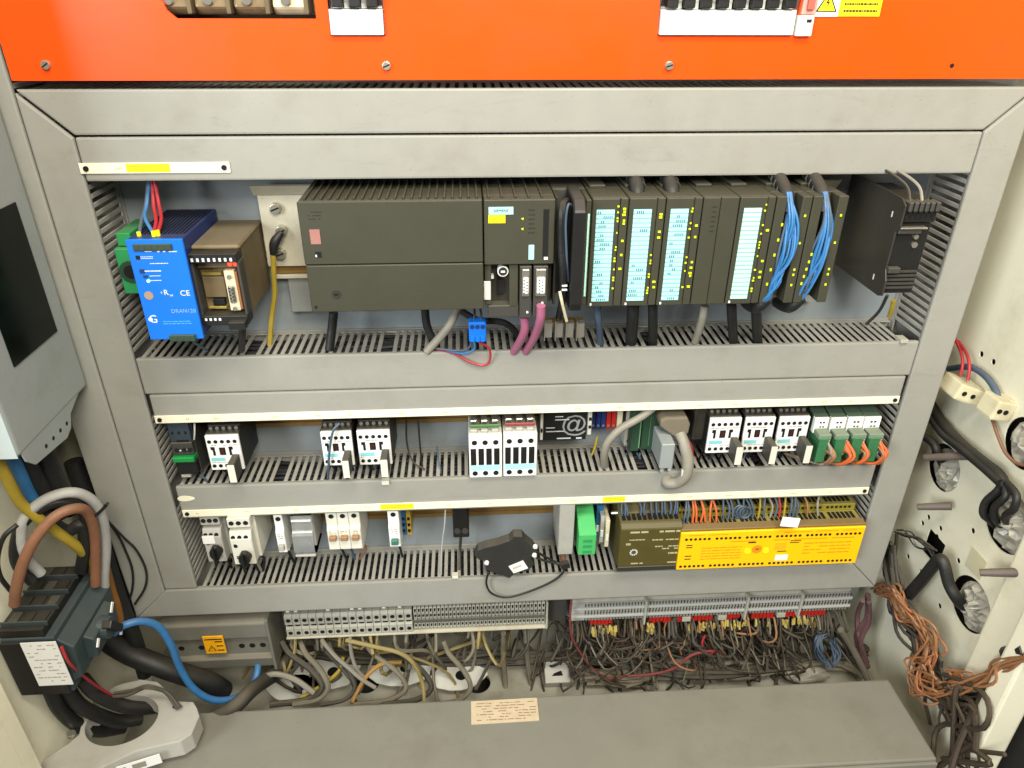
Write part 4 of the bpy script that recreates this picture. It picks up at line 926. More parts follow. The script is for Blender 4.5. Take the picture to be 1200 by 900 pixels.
d = Dev('black_terminal', 'black two-pole terminal with screws hanging below the duct', 'terminal block', (530,600), (550,630), .035)
d.b('body', 'black', 0, 1, 0, 1, .035, .07, .0015); d.b('upper_block', 'black', .1, .95, .9, 1.3, .03, .06, .001)
d.cs('screw', 'dgrey', [(.27, .28), (.75, .28)], .005, .0335, .036, each=True)
d.tube('wire', 'wdustd', W(((540,629,.04),(539,645,.04),(538,668,.02))), .0022, 6)
MB().tube(W(((522,597,.01),(521,615,.01),(518,640,.012),(517,674,.012))), .0011, 6).build('loose_wire', 'wlight', None, 'thin pale wire hanging down beside the black two-pole terminal', 'wire', smooth=True)
d = Dev('duct_cover_piece', 'short grey vertical cover piece beside the green terminal', 'cover piece', (656.5,590), (671,649.5), .0)
d.b('face', 'duct', 0, 1, 0, 1, .0, .004, .0008); d.b('side', 'duct', .0, .15, .0, 1, .0042, .07); d.b('side', 'duct', .85, 1, .0, 1, .0042, .07)
d.tube('stub_wire', 'wbrown', W(((660,650,.01),(660,656,.01),(659,664,.012))), .004, 8)
d = Dev('green_terminal', 'bright green slanted plug terminal on the lower rail', 'terminal block', (681,592), (697.5,651), -.012)
d.prof('body', mat('bright_green', (70,168,92), .4, var=.06), 0, 1, ((.07, .1), (-.005, .0), (-.012, .02), (-.012, .42), (.03, .66), (.07, .70)), bev=.001)
d.bs('slot', 'green', [(.25, .75, .06+.11*i, .11+.11*i, -.0128, -.0115) for i in range(3)]); d.b('cap', 'offwhite', .2, .85, .70, .74, .05, .065)
r = thing('tan_terminals', 'blue and tan terminals between the green terminal and olive module', 'terminal block', PY(706, 640, .02))
for i, (a, b, m, yf) in enumerate(((697, 630, 'blue_terminal', .03), (702, 636, 'wlight', .018), (708, 641, 'beige', .01))):
    p = PY(a, b, yf); mm = MATS[m] if m in MATS else m
    t = MB().box(p.x, p.x+(.010 if i == 0 else .006), yf, .07, p.z, p.z+(.06 if i == 0 else .05)).build('terminal', mm, r, bev=.001)
    MB().box(p.x+.001, p.x+.005, yf-.001, yf+.001, p.z+.012, p.z+.024).build('marker', 'paper', t, bev=.0005)
p = PY(717, 601, .02); MB().cyl(p, p+Vector((.012, -.004, .004)), .003, 12).build('screw', 'steel', r)

d = Dev('safety_relay', 'olive brown safety module with white print left of the yellow module', 'safety relay', (728,621), (794,664), -.015)
d.prof('body', 'safb', .0, 1.0, ((.07, -.05), (-.008, -.05), (-.015, .06), (-.015, 1.0), (-.008, 1.08), (.012, 1.12), (.02, 1.32), (.07, 1.32)), bev=.0012)
d.b('foot', 'olived', .0, 1.0, -.06, .06, -.0165, -.006, .0008)
Y = -.0151
d.bs('print', mat('faded_white_ink', (170,168,130), .6), dashes(.06, .96, .90, .95, 1, Y, 1, .5, .8) + dashes(.08, .4, .72, .75, 1, Y, 2, .9, .7) + dashes(.52, .95, .70, .74, 1, Y, 3, .7, .6) + dashes(.58, .96, .46, .58, 2, Y, 4, .8, .4) + dashes(.62, .96, .34, .40, 1, Y, 5, .7, .6) + dashes(.03, .96, .11, .15, 1, Y, 6, .75, .7) + dashes(.1, .18, .6, .66, 1, Y, 8, 1, .8))
for k in range(10):
    a = k*math.pi/5; MB().obox((d.X(.24)+.0048*math.cos(a), Y, d.Z(.42)+.0048*math.sin(a)), (.0011*math.cos(a), 0, .0011*math.sin(a)), (0, .0003, 0), (-.0009*math.sin(a), 0, .0009*math.cos(a))).build('emblem_tooth', 'inkw', d.r)
L = [(.04+.085*i, .09+.085*i, 1.105, 1.135, -.004, .008) for i in range(11)]; d.bs('terminal_slot', 'hole', L)
def up_wires(d, L, seed, yb=.004):
    rd = random.Random(seed)
    for i, (u, m) in enumerate(L):
        x = d.X(u); zt = d.Z(1.1)
        d.tube('wire', m, [(x, yb, zt-.004), (x+rd.uniform(-.003, .003), yb+.004, zt+.014), (x+rd.uniform(-.006, .004), yb+.016, zt+.03), (x+rd.uniform(-.01, .008), yb+.034, zt+.052), (x+rd.uniform(-.01, .008), yb+.045, zt+.08)], .00155, 6, 4)
up_wires(d, [(.06,'wdull'),(.10,'wdull'),(.15,'wdull'),(.34,'wdull'),(.42,'wdull'),(.55,'wdull'),(.62,'wdull'),(.70,'wdull'),(.76,'wdull'),(.82,'wdull'),(.88,'wdull'),(.93,'wdull')], 1)
d = Dev('safety_relay', 'long bright yellow safety module at right of the lowest row', 'safety relay', (799,625), (1002.5,660), -.02)
d.b('front_cover', 'saf', .0, 1.0, .0, 1.0, -.02, -.012, .0012)
d.b('body', 'safo', .003, .997, .0, 1.03, -.0118, .07, .001)
d.b('top_rim', mat('brown_rim', (120,92,40), .6, dust=.4), .0, 1.0, 1.0, 1.06, -.018, -.004, .0008)
d.b('terminal_tier', 'safo', .004, .996, 1.03, 1.20, .016, .036, .001); d.b('terminal_tier', 'safo', .004, .996, 1.03, 1.36, .0365, .072, .001)
for g0 in range(6):
    d.bs('terminal_slot', 'hole', [(.012+g0*.164+i*.0245, .028+g0*.164+i*.0245, 1.03, 1.042, -.002, .012) for i in range(6)] + [(.012+g0*.164+i*.0245, .026+g0*.164+i*.0245, 1.10, 1.15, .0152, .0165) for i in range(6)] + [(.012+g0*.164+i*.0245, .028+g0*.164+i*.0245, 1.198, 1.212, .022, .034) for i in range(6)])
    d.cs('terminal_screw', 'hole', [(.03+g0*.164+i*.0245, .83) for i in range(6)] + [(.02+g0*.164+i*.0245, .10) for i in range(6)], .0021, -.0206, -.0195)
Y = -.0201
d.bs('print', 'inko', dashes(.12, .34, .25, .62, 5, Y, 1, .95, .28) + dashes(.68, .94, .30, .66, 4, Y, 2, .95, .25) + dashes(.04, .95, .72, .75, 1, Y, 3, .5, .6) + dashes(.04, .95, .92, .94, 1, Y, 4, .4, .7))
d.bs('indicator_print', 'ink', dashes(.035, .075, .58, .70, 2, Y, 6, 1, .4) + dashes(.035, .075, .26, .42, 2, Y, 7, 1, .3) + dashes(.37, .42, .66, .72, 1, Y, 8, 1, .6) + dashes(.60, .66, .62, .72, 2, Y, 9, 1, .4) + dashes(.54, .60, .40, .44, 1, Y, 10, 1, .6))
d.b('key_field', 'warn', .52, .58, .48, .66, Y-.0004, Y+.0004, 0)
d.cs('emblem', mat('red_brown_print', (226,140,12), .5), [(.425, .50)], .0075, Y-.0004, Y+.0004, n=24); d.t('W', .0055, .425, .50, Y-.0006, 'ink')
d.cs('button', 'yellow', [(.375, .46), (.475, .46)], .005, Y-.001, Y+.0004, n=20)
d.b('label', 'paper', .535, .605, .17, .32, Y-.0006, Y+.0004, 0)
up_wires(d, [(.025,'wdull'),(.045,'wdull'),(.075,'worange'),(.095,'worange'),(.12,'worange'),(.145,'worange'),(.17,'worange'),(.205,'worange')], 2, -.001)
up_wires(d, [(.25,'wdull'),(.275,'wdull'),(.30,'wdull'),(.325,'wdull'),(.35,'wdull'),(.385,'wdull'),(.41,'wdull'),(.44,'wyg'),(.47,'wdull'),(.505,'wgrey'),(.53,'wdull'),(.555,'wred'),(.58,'wyg'),(.61,'wdull'),(.63,'wdull'),(.65,'wdull'),(.71,'wrust'),(.77,'wgrey')], 3, .004)
for i in range(3): d.tube('wire', 'wdull', [(d.X(.33)+.008*math.cos(a+i)+.004*i, .006-.002*i, d.Z(1.22)+.010*math.sin(a+i)) for a in [k*math.pi/5 for k in range(10)]], .0014, 6, 3)
p = PY(926, 612, -.03)
o = MB().obox(p, (.013, 0, -.002), (0, .0006, .0003), (.0012, .001, .0068)).build('paper_tag', 'paper', None, 'white paper tag lying over the wires of the yellow module', 'tag', bev=.0003)

# black gadget with cord
r = thing('antenna_gadget', 'flat black gadget with white sticker and cord lying over the duct slots', 'gadget', PY(595, 676, -.01))
gy = -.012
pts = [PY(a, b, gy) for a, b in ((556,652),(560,645),(569,642),(582,639),(597,634),(602,629),(612,629),(616,634),(625,641),(630,650),(622,654),(626,662),(619,669),(604,672),(597,678),(590,675),(577,671),(569,668),(569,658),(561,656))]
MB().prism(pts, (0, .012, .004)).build('housing', mat('matt_black', (38,38,35), .7, var=.2, scale=120, dust=.2, bump=.3), r, bev=.0012)
q = [PY(a, b, gy-.0012) for a, b in ((596,664),(613,657),(619,666),(602,672))]
l_ = MB().prism(q, (0, .0009, 0)).build('sticker', 'paper', r)
MB().prism([q[0].lerp(q[2], t) + (q[1]-q[0])*s for t, s in ((.28,-.1),(.30,.45),(.5,.2),(.48,-.32))], (0, -.0004, 0)).build('print', 'tan', l_)
for a, b in ((627,642), (626,652), (570,661)):
    p = PY(a, b, gy-.003); MB().cyl(p, p+Vector((.001, .004, .001)), .0034, 12).build('rivet', 'paper', r, bev=.0006)
MB().tube(W(((572,671,-.014),(570,684,-.008),(576,695,-.006),(592,700,-.006),(612,696,-.006),(640,685,-.006),(656,675,-.008),(664,664,-.010))), .0016, 8, 6).build('cord', 'wblack', r, smooth=True)
for pts in (((628,646,-.012),(640,653,-.006),(652,659,-.004),(663,664,-.010)), ((629,654,-.012),(642,658,-.006),(655,661,-.004),(663,665,-.010))):
    MB().tube(W(pts), .0018, 6).build('cord', 'wblack', r, smooth=True)
p = PY(662, 662, -.009); MB().obox(p, (.006, 0, .002), (0, .004, 0), (-.002, 0, .005)).build('cord_knot', 'wblack', r, bev=.0015)

# ================================================================== below the ducts
d = Dev('busbar_cover', 'dusty grey busbar cover with yellow warning label, lower left', 'busbar cover', (184,733), (324,782), .012)
cm = mat('dusty_grey_cover', (112,110,100), .55, var=.12, scale=30, dust=.5, stain=((84,80,68), .5))
d.prof('body', cm, 0, 1, ((.076, .0), (.016, .0), (.012, .22), (.020, .24), (.020, .62), (.012, .66), (.012, .94), (.02, 1.0), (.076, 1.02)), bev=.0012)
d.b('end_cap', cm, .985, 1.012, -.02, 1.03, .009, .076, .0008)
for u in (.13, .32, .43, .70, .80, .90): d.cs('bolt_hole', 'hole', [(u, .42)], .0046, .0193, .0208)
wl = d.b('warning_label', 'warn', .385, .575, .40, .76, .0085, .0105, .0003)
d.bs('label_post', cm, [(.40, .56, .42, .74, .0106, .021)], kind=None)
a0, b0 = d.X(.41), d.Z(.46)
MB().prism([Vector((a0+.013*u, .0080, b0+.012*v)) for u, v in ((0,0),(1,0),(.5,1))], (0, .0004, 0)).build('triangle', 'ink', wl)
MB().prism([Vector((a0+.013*u, .0076, b0+.012*v)) for u, v in ((.16,.09),(.84,.09),(.5,.78))], (0, .0004, 0)).build('triangle_field', 'warn', wl)
MB().prism([Vector((a0+.013*u, .0073, b0+.012*v)) for u, v in ((.52,.62),(.44,.38),(.52,.40),(.48,.16),(.58,.46),(.50,.44),(.57,.6))], (0, .0003, 0)).build('bolt', 'ink', wl)
d.bs('print', 'ink', [(.49, .56, .64, .66, .0081, .0086), (.40, .56, .69, .71, .0081, .0086), (.50, .56, .55, .57, .0081, .0086), (.50, .56, .46, .48, .0081, .0086)], par=wl)

r = thing('terminal_strip', 'long terminal strip with two rows of round screw holes, left below the bottom duct', 'terminal strip', (.31, YP, -.78))
za, zb_ = -.772, -.724
MB().box(.099, .516, .062, .078, za+.008, zb_-.01).build('rail', 'rail', r)
me = None; nn = 16; wd = (.302-.103)/nn
for i in range(nn):
    x = .103+i*wd
    if me is None:
        b = MB().prism([Vector((x, y, z)) for y, z in ((.062, za), (.034, za), (.030, za+.004), (.030, za+.020), (.034, za+.023), (.034, za+.026), (.030, za+.029), (.030, zb_-.004), (.034, zb_), (.062, zb_))], (wd-.0006, 0, 0)).build('terminal', 'terms', r, bev=.0004); me = b.data; x00 = x
    else: b = inst(me, 'terminal', r, ROOT[r]+Vector((x-x00, 0, 0))); ROOT[b] = ROOT[r]+Vector((x-x00, 0, 0))
q = MB(); q2 = MB(); q3 = MB()
for i in range(nn):
    x = .103+(i+.5)*wd
    for z in (za+.011, zb_-.010): q.cyl((x, .0294, z), (x, .031, z), .0035, 12)
    if random.random() < .55: q2.box(x-.003, x+.002, .036, .05, zb_+.002, zb_+.010)
    q3.box(x-.004, x+.004, .0325, .0338, za+.0232, za+.0262)
q.build('screw_hole', 'hole', r, kind='stuff'); q2.build('marker_tag', 'paper', r, kind='stuff'); q3.build('centre_slot', 'hole', r, kind='stuff')
nn = 34; wd = (.514-.304)/nn; q = MB(); q4 = MB(); q5 = MB()
for i in range(nn):
    x = .304+i*wd
    q.prism([Vector((x, y, z)) for y, z in ((.062, za), (.036, za+.002), (.032, za+.008), (.034, za+.022), (.038, za+.024), (.034, za+.027), (.032, zb_-.004), (.036, zb_+.001), (.062, zb_+.004))], (wd*.82, 0, 0))
    for z in (za+.012, za+.033, zb_-.004): q4.box(x+wd*.2, x+wd*.6, .0315, .034, z, z+.004)
    if random.random() < .8: q5.box(x, x+wd*.75, .037, .045, zb_+.004, zb_+.010)
q.build('thin_terminal', 'terms', r, kind='stuff'); q4.build('screw_hole', 'hole', r, kind='stuff'); q5.build('marker_tag', 'offwhite', r, kind='stuff')
MB().box(.303, .515, .0300, .0316, za+.0215, za+.0275).build('marker_channel', 'steel', r); MB().box(.101, .516, .030, .06, za-.0025, za-.0004).build('lower_edge', 'rail', r)
MB().box(.5145, .5175, .028, .066, za-.002, zb_+.008).build('end_plate', 'terms', r, bev=.0005)

r = thing('terminal_strip', 'long terminal strip with clear channels and red jumpers, right below the bottom duct', 'terminal strip', (.79, YP, -.78))
x0, x1 = .556, 1.018
MB().box(x0, x1, .060, .078, -.768, -.728).build('rail', 'rail', r)
for z, h, y, m in ((-.728, .007, .040, 'terms'), (-.737, .005, .030, 'steel'), (-.746, .006, .034, 'terms'), (-.754, .005, .030, 'steel'), (-.764, .007, .036, 'terms')):
    MB().box(x0, x1, y, .06, z-h/2, z+h/2).build('channel', mat('channel_plastic', (170,172,170), .18, var=.06, dust=.2) if m == 'steel' else m, r, bev=.001)
q = MB(); q2 = MB(); q3 = MB(); n = 92
for i in range(n):
    x = x0+(x1-x0)*(i+.5)/n
    q.box(x-.0013, x+.0013, .042, .058, -.7242, -.718+.002*(i % 2))
    if i > 3: q2.box(x-.0006, x+.0006, .0325, .0335, -.7635, -.728)
q.build('marker_tooth', 'terms', r, kind='stuff'); q2.build('joint', 'dark', r, kind='stuff')
for u in (.255, .615, .81): 
    x = x0+(x1-x0)*u; MB().box(x, x+.003, .026, .06, -.772, -.722).build('end_bracket', 'terms', r, bev=.0005)
rd = random.Random(3)
for u0, u1 in ((.07,.16), (.28,.37), (.385,.44), (.445,.52), (.545,.62), (.655,.74), (.765,.93)):
    k = int((u1-u0)*(x1-x0)/.0062)
    for i in range(k):
        x = x0+(x1-x0)*u0+i*.0062; h = rd.uniform(.007, .012)
        MB().box(x, x+.0054, .036, .058, -.769-h, -.7685).build('jumper', 'red', r, bev=.0006)
for u in (.40, .53, .745):
    x = x0+(x1-x0)*u; MB().box(x, x+.014, .034, .058, -.778, -.7685).build('end_clamp', 'terms', r, bev=.0008)
q = MB()
for i in range(110):
    x = x0+(x1-x0)*rd.choice((rd.uniform(.08,.17), rd.uniform(.28,.30), rd.uniform(.43,.56), rd.uniform(.56,.74), rd.uniform(.76,.92)))
    z = -.778-rd.uniform(0, .012); q.cyl((x, .032+rd.uniform(0, .010), z-.004), (x+rd.uniform(-.002,.002), .034, z-.014), .0019, 6)
q.build('ferrule', mat('ferrule_yellow', (170,150,80), .5, var=.2), r, kind='stuff')
MB().box(.520, .548, .04, .078, -.77, -.70).build('cable_entry_block', 'dgrey', None, 'dark block between the two terminal strips', 'block', bev=.001)

# tangled wiring under the strips
def tangle(label, m, n, xr, seed, rr=(.0014, .0024), spread=.12, z_to=-.915, yr=(.0, .14), ztop=-.775):
    rd = random.Random(seed); q = MB()
    for i in range(n):
        x = rd.uniform(*xr); P = [Vector((x, .045+rd.uniform(-.006, .012), ztop))]
        k = rd.randint(3, 5); tx = x+rd.uniform(-spread, spread)
        P.append(Vector((x+rd.uniform(-.006, .006), .035+rd.uniform(-.02, .02), ztop-.03)))
        for j in range(1, k+1):
            t = j/k
            P.append(Vector((x+(tx-x)*t+rd.uniform(-.03, .03), rd.uniform(*yr), max(z_to, ztop-.03+(z_to-ztop+.03)*min(1, t*1.15)+rd.uniform(-.012, .018)))))
        P[-1].z = -.945; P = [Vector((min(max(p.x, -.12), 1.07), p.y, p.z)) for p in P]
        q.tube(P, rd.uniform(*rr), 6, 4)
    return q.build('wire_tangle', m, None, label, 'wires', kind='stuff', smooth=True)
tangle('dusty grey brown wires tangled under the left terminal strip', 'wdust', 10, (.10, .50), 1, (.0018, .0034), .10)
tangle('dark wires tangled under the left terminal strip', 'wdustd', 9, (.09, .50), 2, (.0018, .0034), .12)
tangle('dusty yellow green wires under the left terminal strip', 'wdusty', 7, (.11, .42), 3, (.002, .0032), .14)
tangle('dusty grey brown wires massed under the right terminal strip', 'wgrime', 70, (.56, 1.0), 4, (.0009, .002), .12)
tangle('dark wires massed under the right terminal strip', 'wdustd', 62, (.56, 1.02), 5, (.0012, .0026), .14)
tangle('pale wires among the mass under the right terminal strip', 'wdust', 22, (.56, .98), 6, (.0008, .0016), .10)
tangle('rusty wires among the mass under the right terminal strip', 'wrust', 10, (.60, .95), 8, (.0012, .0018), .08)
def bundle(label, m, n, pts, seed, rr, jit, name='wire_tangle', cat='wires'):
    rd = random.Random(seed); q = MB()
    for i in range(n): q.tube([Vector(p)+Vector((rd.uniform(-jit, jit), rd.uniform(-jit, jit), rd.uniform(-jit, jit)*.7)) for p in pts], rr*rd.uniform(.8, 1.2), 6, 4)
    return q.build(name, m, None, label, cat, kind='stuff', smooth=True)
bundle('thick dark cable run lying across the cabinet floor', 'wdustd', 7, [PZ(a, b, -.90) for a, b in ((330,760),(420,770),(520,772),(600,770),(680,768),(760,785),(860,790),(960,770),(1020,760))], 11, .0045, .010)
bundle('dusty cable run behind the sill under the right strip', 'wdust', 9, [PZ(a, b, -.905) for a, b in ((680,790),(740,795),(800,782),(860,788),(920,780),(980,775),(1010,790))], 12, .004, .014)
rd = random.Random(17)
LP = (('dark curved cable nearest the busbar cover', 330, 'wdustd'), ('dusty curved cable under the second screw terminal', 352, 'wdust'), ('dark curved cable left of the pale gland plate', 385, 'wdustd'), ('dusty curved cable across the pale gland plate', 428, 'wdust'), ('dark curved cable right of the pale gland plate', 462, 'wdustd'), ('dusty curved cable left of the upright brown cables', 520, 'wdust'))
for k, (lab, px, m) in enumerate(LP):
    sx = rd.choice((-1, 1)); w_ = rd.uniform(28, 52)
    pts = [PY(px, 752, .045), PY(px+sx*w_*.2, 766, .03), PY(px+sx*w_*.75, 786, .015), PY(px+sx*w_, 806, .0), PY(px+sx*w_*.6, 820, -.01), PY(px-sx*w_*.3, 826, -.02)]
    MB().tube(pts, rd.uniform(.0034, .005), 8, 7).build('curved_cable', m, None, lab, 'cable', 'curved cables under the left strip', smooth=True)
def wire1(label, m, pts, r, name='wire', cat='wire', grp=None, n=8): return MB().tube(W(pts), r, n, 6).build(name, m, None, label, cat, grp, smooth=True)
wire1('red wire dropping from the left end of the right terminal strip', mat('dusty_red', (116,52,50), .6), ((670,700,.025),(668,725,.02),(671,748,.02),(688,776,.02),(706,792,.02),(722,795,.02),(735,790,.02)), .0018)
wire1('red wire sweeping across the tangle under the right strip', mat('dusty_red', (116,52,50), .6, var=.2, dust=.3), ((735,792,.015),(758,791,.012),(788,784,.012),(810,768,.012),(832,763,.014),(848,764,.02)), .0024)
wire1('short red wire hanging under the middle of the right strip', 'wred', ((826,745,.02),(823,755,.018),(830,767,.016),(838,762,.014)), .0018)
wire1('pale yellow green wire arching beneath the left terminal strip', 'wdusty', ((405,750,.02),(440,758,.015),(468,765,.01),(485,778,.005),(495,800,.0),(497,822,-.02)), .0034)
wire1('yellow green wire rising left of the holes in the floor', 'wyg', ((340,826,-.01),(362,812,.0),(382,800,.01),(398,785,.02),(402,770,.03)), .0030)
wire1('ochre wire bending down at the sill under the left strip', mat('wire_ochre', (150,112,50), .6, var=.15, dust=.2), ((412,824,-.02),(420,808,.0),(432,790,.01),(448,778,.02),(470,776,.03)), .0034)
wire1('grey cable crossing to the floor below the busbar cover', 'wgrey', ((296,800,.0),(320,790,.0),(345,796,.0),(368,812,-.01)), .0046)
wire1('slim grey cable hanging from the fourth screw terminal', 'wgrey', ((377,750,.02),(392,768,.015),(408,782,.01),(424,796,.005),(440,806,0)), .0034)
wire1('slim grey cable hanging from the eighth screw terminal', 'wgrey', ((410,748,.02),(412,766,.02),(418,784,.015),(428,795,.01)), .0030)
wire1('left of two brown upright cables in the middle below the duct', 'wdust', ((590,742,.05),(590,770,.06),(592,800,.05),(593,820,.03)), .0048)
wire1('right of two brown upright cables in the middle below the duct', 'wdust', ((617,742,.05),(618,770,.06),(622,800,.05),(625,820,.03)), .0046)
wire1('slanting grey tube at the right end of the right strip', mat('grey_conduit', (96,90,78), .6, var=.1), ((985,738,.0),(998,758,.0),(1012,785,-.01),(1018,800,-.02)), .0052, 'tube', 'tube')
bundle('loop of dull blue wires hanging under the right end of the strip', 'wdull', 9, W(((965,742,.03),(960,755,.02),(962,772,.015),(972,778,.015),(980,768,.02),(976,752,.03))), 21, .0014, .007)
bundle('dusty violet cables hanging at the right end of the strip', mat('dusty_violet', (86,60,62), .6, var=.15, dust=.2), 4, W(((1012,700,.03),(1012,725,.03),(1006,750,.02),(1012,780,.01))), 22, .004, .008)
for i, (a, b, s) in enumerate(((470,783,.062), (385,788,.058), (535,792,.05), (345,806,.045))):
    p = PZ(a, b, -.908); q = MB(); n = 14; rd = random.Random(i)
    q.prism([Vector((p.x+s*math.cos(k*2*math.pi/n)*rd.uniform(.85, 1.1), p.y+s*.6*math.sin(k*2*math.pi/n), -.9090)) for k in range(n)], (0, 0, .0016))
    o = q.build('gland_plate', mat('pale_gland', (212,212,202), .5, var=.05, stain=((140,130,108), .5)), None, ('pale round gland plate with a dark hole on the floor under the strip', 'pale gland plate left on the floor beneath the strip', 'pale gland plate right of the ochre wire', 'pale gland plate under the busbar cover end')[i], 'plate')
    MB().cyl((p.x+.008, p.y, -.9074), (p.x+.008, p.y, -.9066), .010, 18).build('hole', 'hole', o)
p = PZ(652, 792, -.92); o = MB().obox(p, (.022, 0, 0), (0, .016, .008), (0, -.008, .02)).build('metal_bracket', 'ct', None, 'pale metal bracket on the floor between the strips', 'bracket', bev=.002)
MB().obox(p+Vector((0, -.012, .016)), (.008, 0, .004), (0, .002, 0), (-.002, 0, .005)).build('slot', 'hole', o)
p = PZ(945, 790, -.91); q = MB(); rd = random.Random(4)
q.prism([p+Vector((.05*math.cos(k*.7)*rd.uniform(.6,1), .02*math.sin(k*.7), rd.uniform(-.004,.004))) for k in range(9)], (0, 0, .008)).build('torn_film', 'film', None, 'scrap of torn plastic lying behind the sill at right', 'scrap', bev=.002)

# sill in the foreground
r = struct('sill', MB().box(-.05, 1.0375, -.2105, -.0775, -.90, -.80), 'sill', 'broad grey sheet metal sill across the foreground', bev=.003)
MB().box(-.05, 1.036, -.216, -.2110, -.88, -.8025).build('rim', 'sill', r, bev=.0015)
p0, p1 = PZ(552, 822, -.8), PZ(632, 845, -.8)
o = MB().obox(((p0.x+p1.x)/2, (p0.y+p1.y)/2, -.7996), ((p1.x-p0.x)/2, .0006, 0), (0, (p0.y-p1.y)/2, 0), (0, 0, .0005)).build('paper_label', 'tan', None, 'worn tan paper label stuck on the grey sill', 'label')
rd = random.Random(9); q = MB()
for k in range(7):
    y = min(p0.y, p1.y)+abs(p0.y-p1.y)*(.12+.12*k); x = p0.x+.008
    while x < p1.x-.01:
        l = rd.uniform(.002, .012)
        if rd.random() < .62: q.box(x, x+l, y, y+.0010, -.7990, -.7987)
        x += l+.002
q.build('print', mat('faded_brown_ink', (128,104,76), .7), o, kind='stuff')

# ================================================================== lower left: main breaker, transformer, cables
r = thing('main_breaker', 'large dark breaker with white label and thick cables, lower left', 'circuit breaker', (-.13, -.11, -.64))
x0, x1, ya, yb2, z0, z1 = -.1625, -.1000, -.163, -.050, -.6385, -.545
MB().box(x0, x1, ya, yb2, z0, z1).build('case', 'teal', r, bev=.002)
MB().box(x0-.001, x1-.004, ya-.0035, ya-.0002, z0, z1-.004).build('side_cover', 'black', r, bev=.001)
MB().box(x0+.0, x1-.010, ya+.002, yb2-.002, z1+.0003, z1+.012).build('terminal_top', 'black', r, bev=.001)
for i in range(4):
    y = ya+.008+i*.026
    MB().box(x0+.002, x1-.006, y, y+.0022, z1+.0122, z1+.019).build('barrier', 'teal', r, bev=.0008)
    for k in range(3):
        MB().box(x0+.006+k*.016, x0+.017+k*.016, y+.006, y+.023, z1+.0118, z1+.0135).build('clamp', 'black' if (k+i) % 3 else 'dgrey', r, bev=.0006)
MB().prism([Vector((x, ya+.004, z)) for x, z in ((x1-.002, z0+.012), (x1+.012, z0+.020), (x1+.016, z1-.022), (x1-.002, z1-.006))], (0, .105, 0)).build('front_step', 'teal', r, bev=.002)
MB().prism([Vector((x, ya+.026, z)) for x, z in ((x1+.010, z0+.026), (x1+.025, z0+.030), (x1+.027, z1-.034), (x1+.012, z1-.026))], (0, .062, 0)).build('toggle_housing', 'teal', r, bev=.002)
MB().cyl((x1+.020, ya+.055, z0+.050), (x1+.034, ya+.055, z0+.050), .016, 20, .014).build('rotary_base', 'teal', r, bev=.0015)
MB().obox((x1+.036, ya+.055, z0+.052), (.006, 0, 0), (0, .004, .003), (0, -.010, .014)).build('handle', 'black', r, bev=.0015)
for dy, dz, l in ((.078, .062, .010), (.030, .050, .008), (.082, .018, .011)):
    MB().obox((x1+.028, ya+dy, z0+dz), (.0008, 0, 0), (0, l*.5, l*.45), (0, -.0014, .0016)).build('gloss_mark', 'paper', r)
a, b, c, e = (PY(p, q_, ya-.0045) for p, q_ in ((23,754), (65,752), (86,802), (46,804)))
o = MB().prism([a, b, c, e], (0, .0008, 0)).build('white_label', 'paper', r)
q = MB(); rd = random.Random(2)
for i in range(11):
    z = a.z+(e.z-a.z)*(.07+.082*i); x = a.x+.004
    while x < b.x-.004:
        l = rd.uniform(.001, .006)
        if rd.random() < .5: q.box(x, min(b.x-.003, x+l), ya-.0050, ya-.0044, z, z+.0008)
        x += l+.001
q.build('print', 'wgrey', o, kind='stuff')
def cab(label, m, pts, rr, nm='power_cable', grp='thick cables of the main breaker', n=12): return MB().tube(W(pts), rr, n, 7).build(nm, m, None, label, 'cable', grp, smooth=True)
cab('thick brown cable arching over the main breaker', 'wbrown', ((17,708,-.150),(19,690,-.150),(27,660,-.145),(42,630,-.135),(65,605,-.120),(88,596,-.105),(102,600,-.090),(110,620,-.080),(112,650,-.075),(112,685,-.075)), .0062)
cab('thick light grey cable forming the tallest arch at left', 'wlight', ((48,672,-.110),(33,655,-.115),(24,632,-.115),(30,606,-.110),(52,586,-.105),(82,577,-.095),(105,584,-.080),(119,604,-.068),(124,640,-.060),(122,680,-.058),(127,710,-.05)), .0062)
cab('thick black cable arching inside the grey one', 'wblack', ((38,682,-.12),(22,665,-.12),(17,645,-.118),(24,618,-.112),(44,598,-.105),(70,588,-.095),(92,594,-.085),(101,612,-.078),(100,640,-.075),(97,670,-.075)), .0062)
cab('thick black cable beneath the arches', 'wblack', ((52,600,-.09),(64,614,-.09),(80,622,-.085),(96,615,-.08),(99,640,-.078),(95,668,-.076)), .0075)
for lab, m, pts, rr in (('bright blue cable dropping from the grey housing', 'wblue', ((8,525,-.09),(22,550,-.09),(36,580,-.085),(52,604,-.08),(66,618,-.075)), .0085), ('yellow green cable dropping from the grey housing', 'wyg', ((-8,530,-.12),(6,556,-.12),(22,586,-.115),(36,600,-.11),(62,620,-.10),(92,642,-.085),(108,664,-.06),(122,700,-.03)), .0062), ('left black cable dropping from the grey housing', 'wblack', ((30,530,-.08),(40,552,-.08),(55,578,-.075),(72,604,-.07)), .010), ('right black cable dropping from the grey housing', 'wblack', ((52,525,-.07),(60,548,-.07),(70,572,-.068),(84,600,-.065)), .010)):
    cab(lab, m, pts, rr, 'feeder_cable', 'cables dropping from the grey housing')
cab('thin black cable looping at the left picture edge', 'wblack', ((20,615,-.14),(4,630,-.15),(-3,655,-.15),(0,675,-.15),(12,692,-.14)), .0028, 'thin_cable', None)
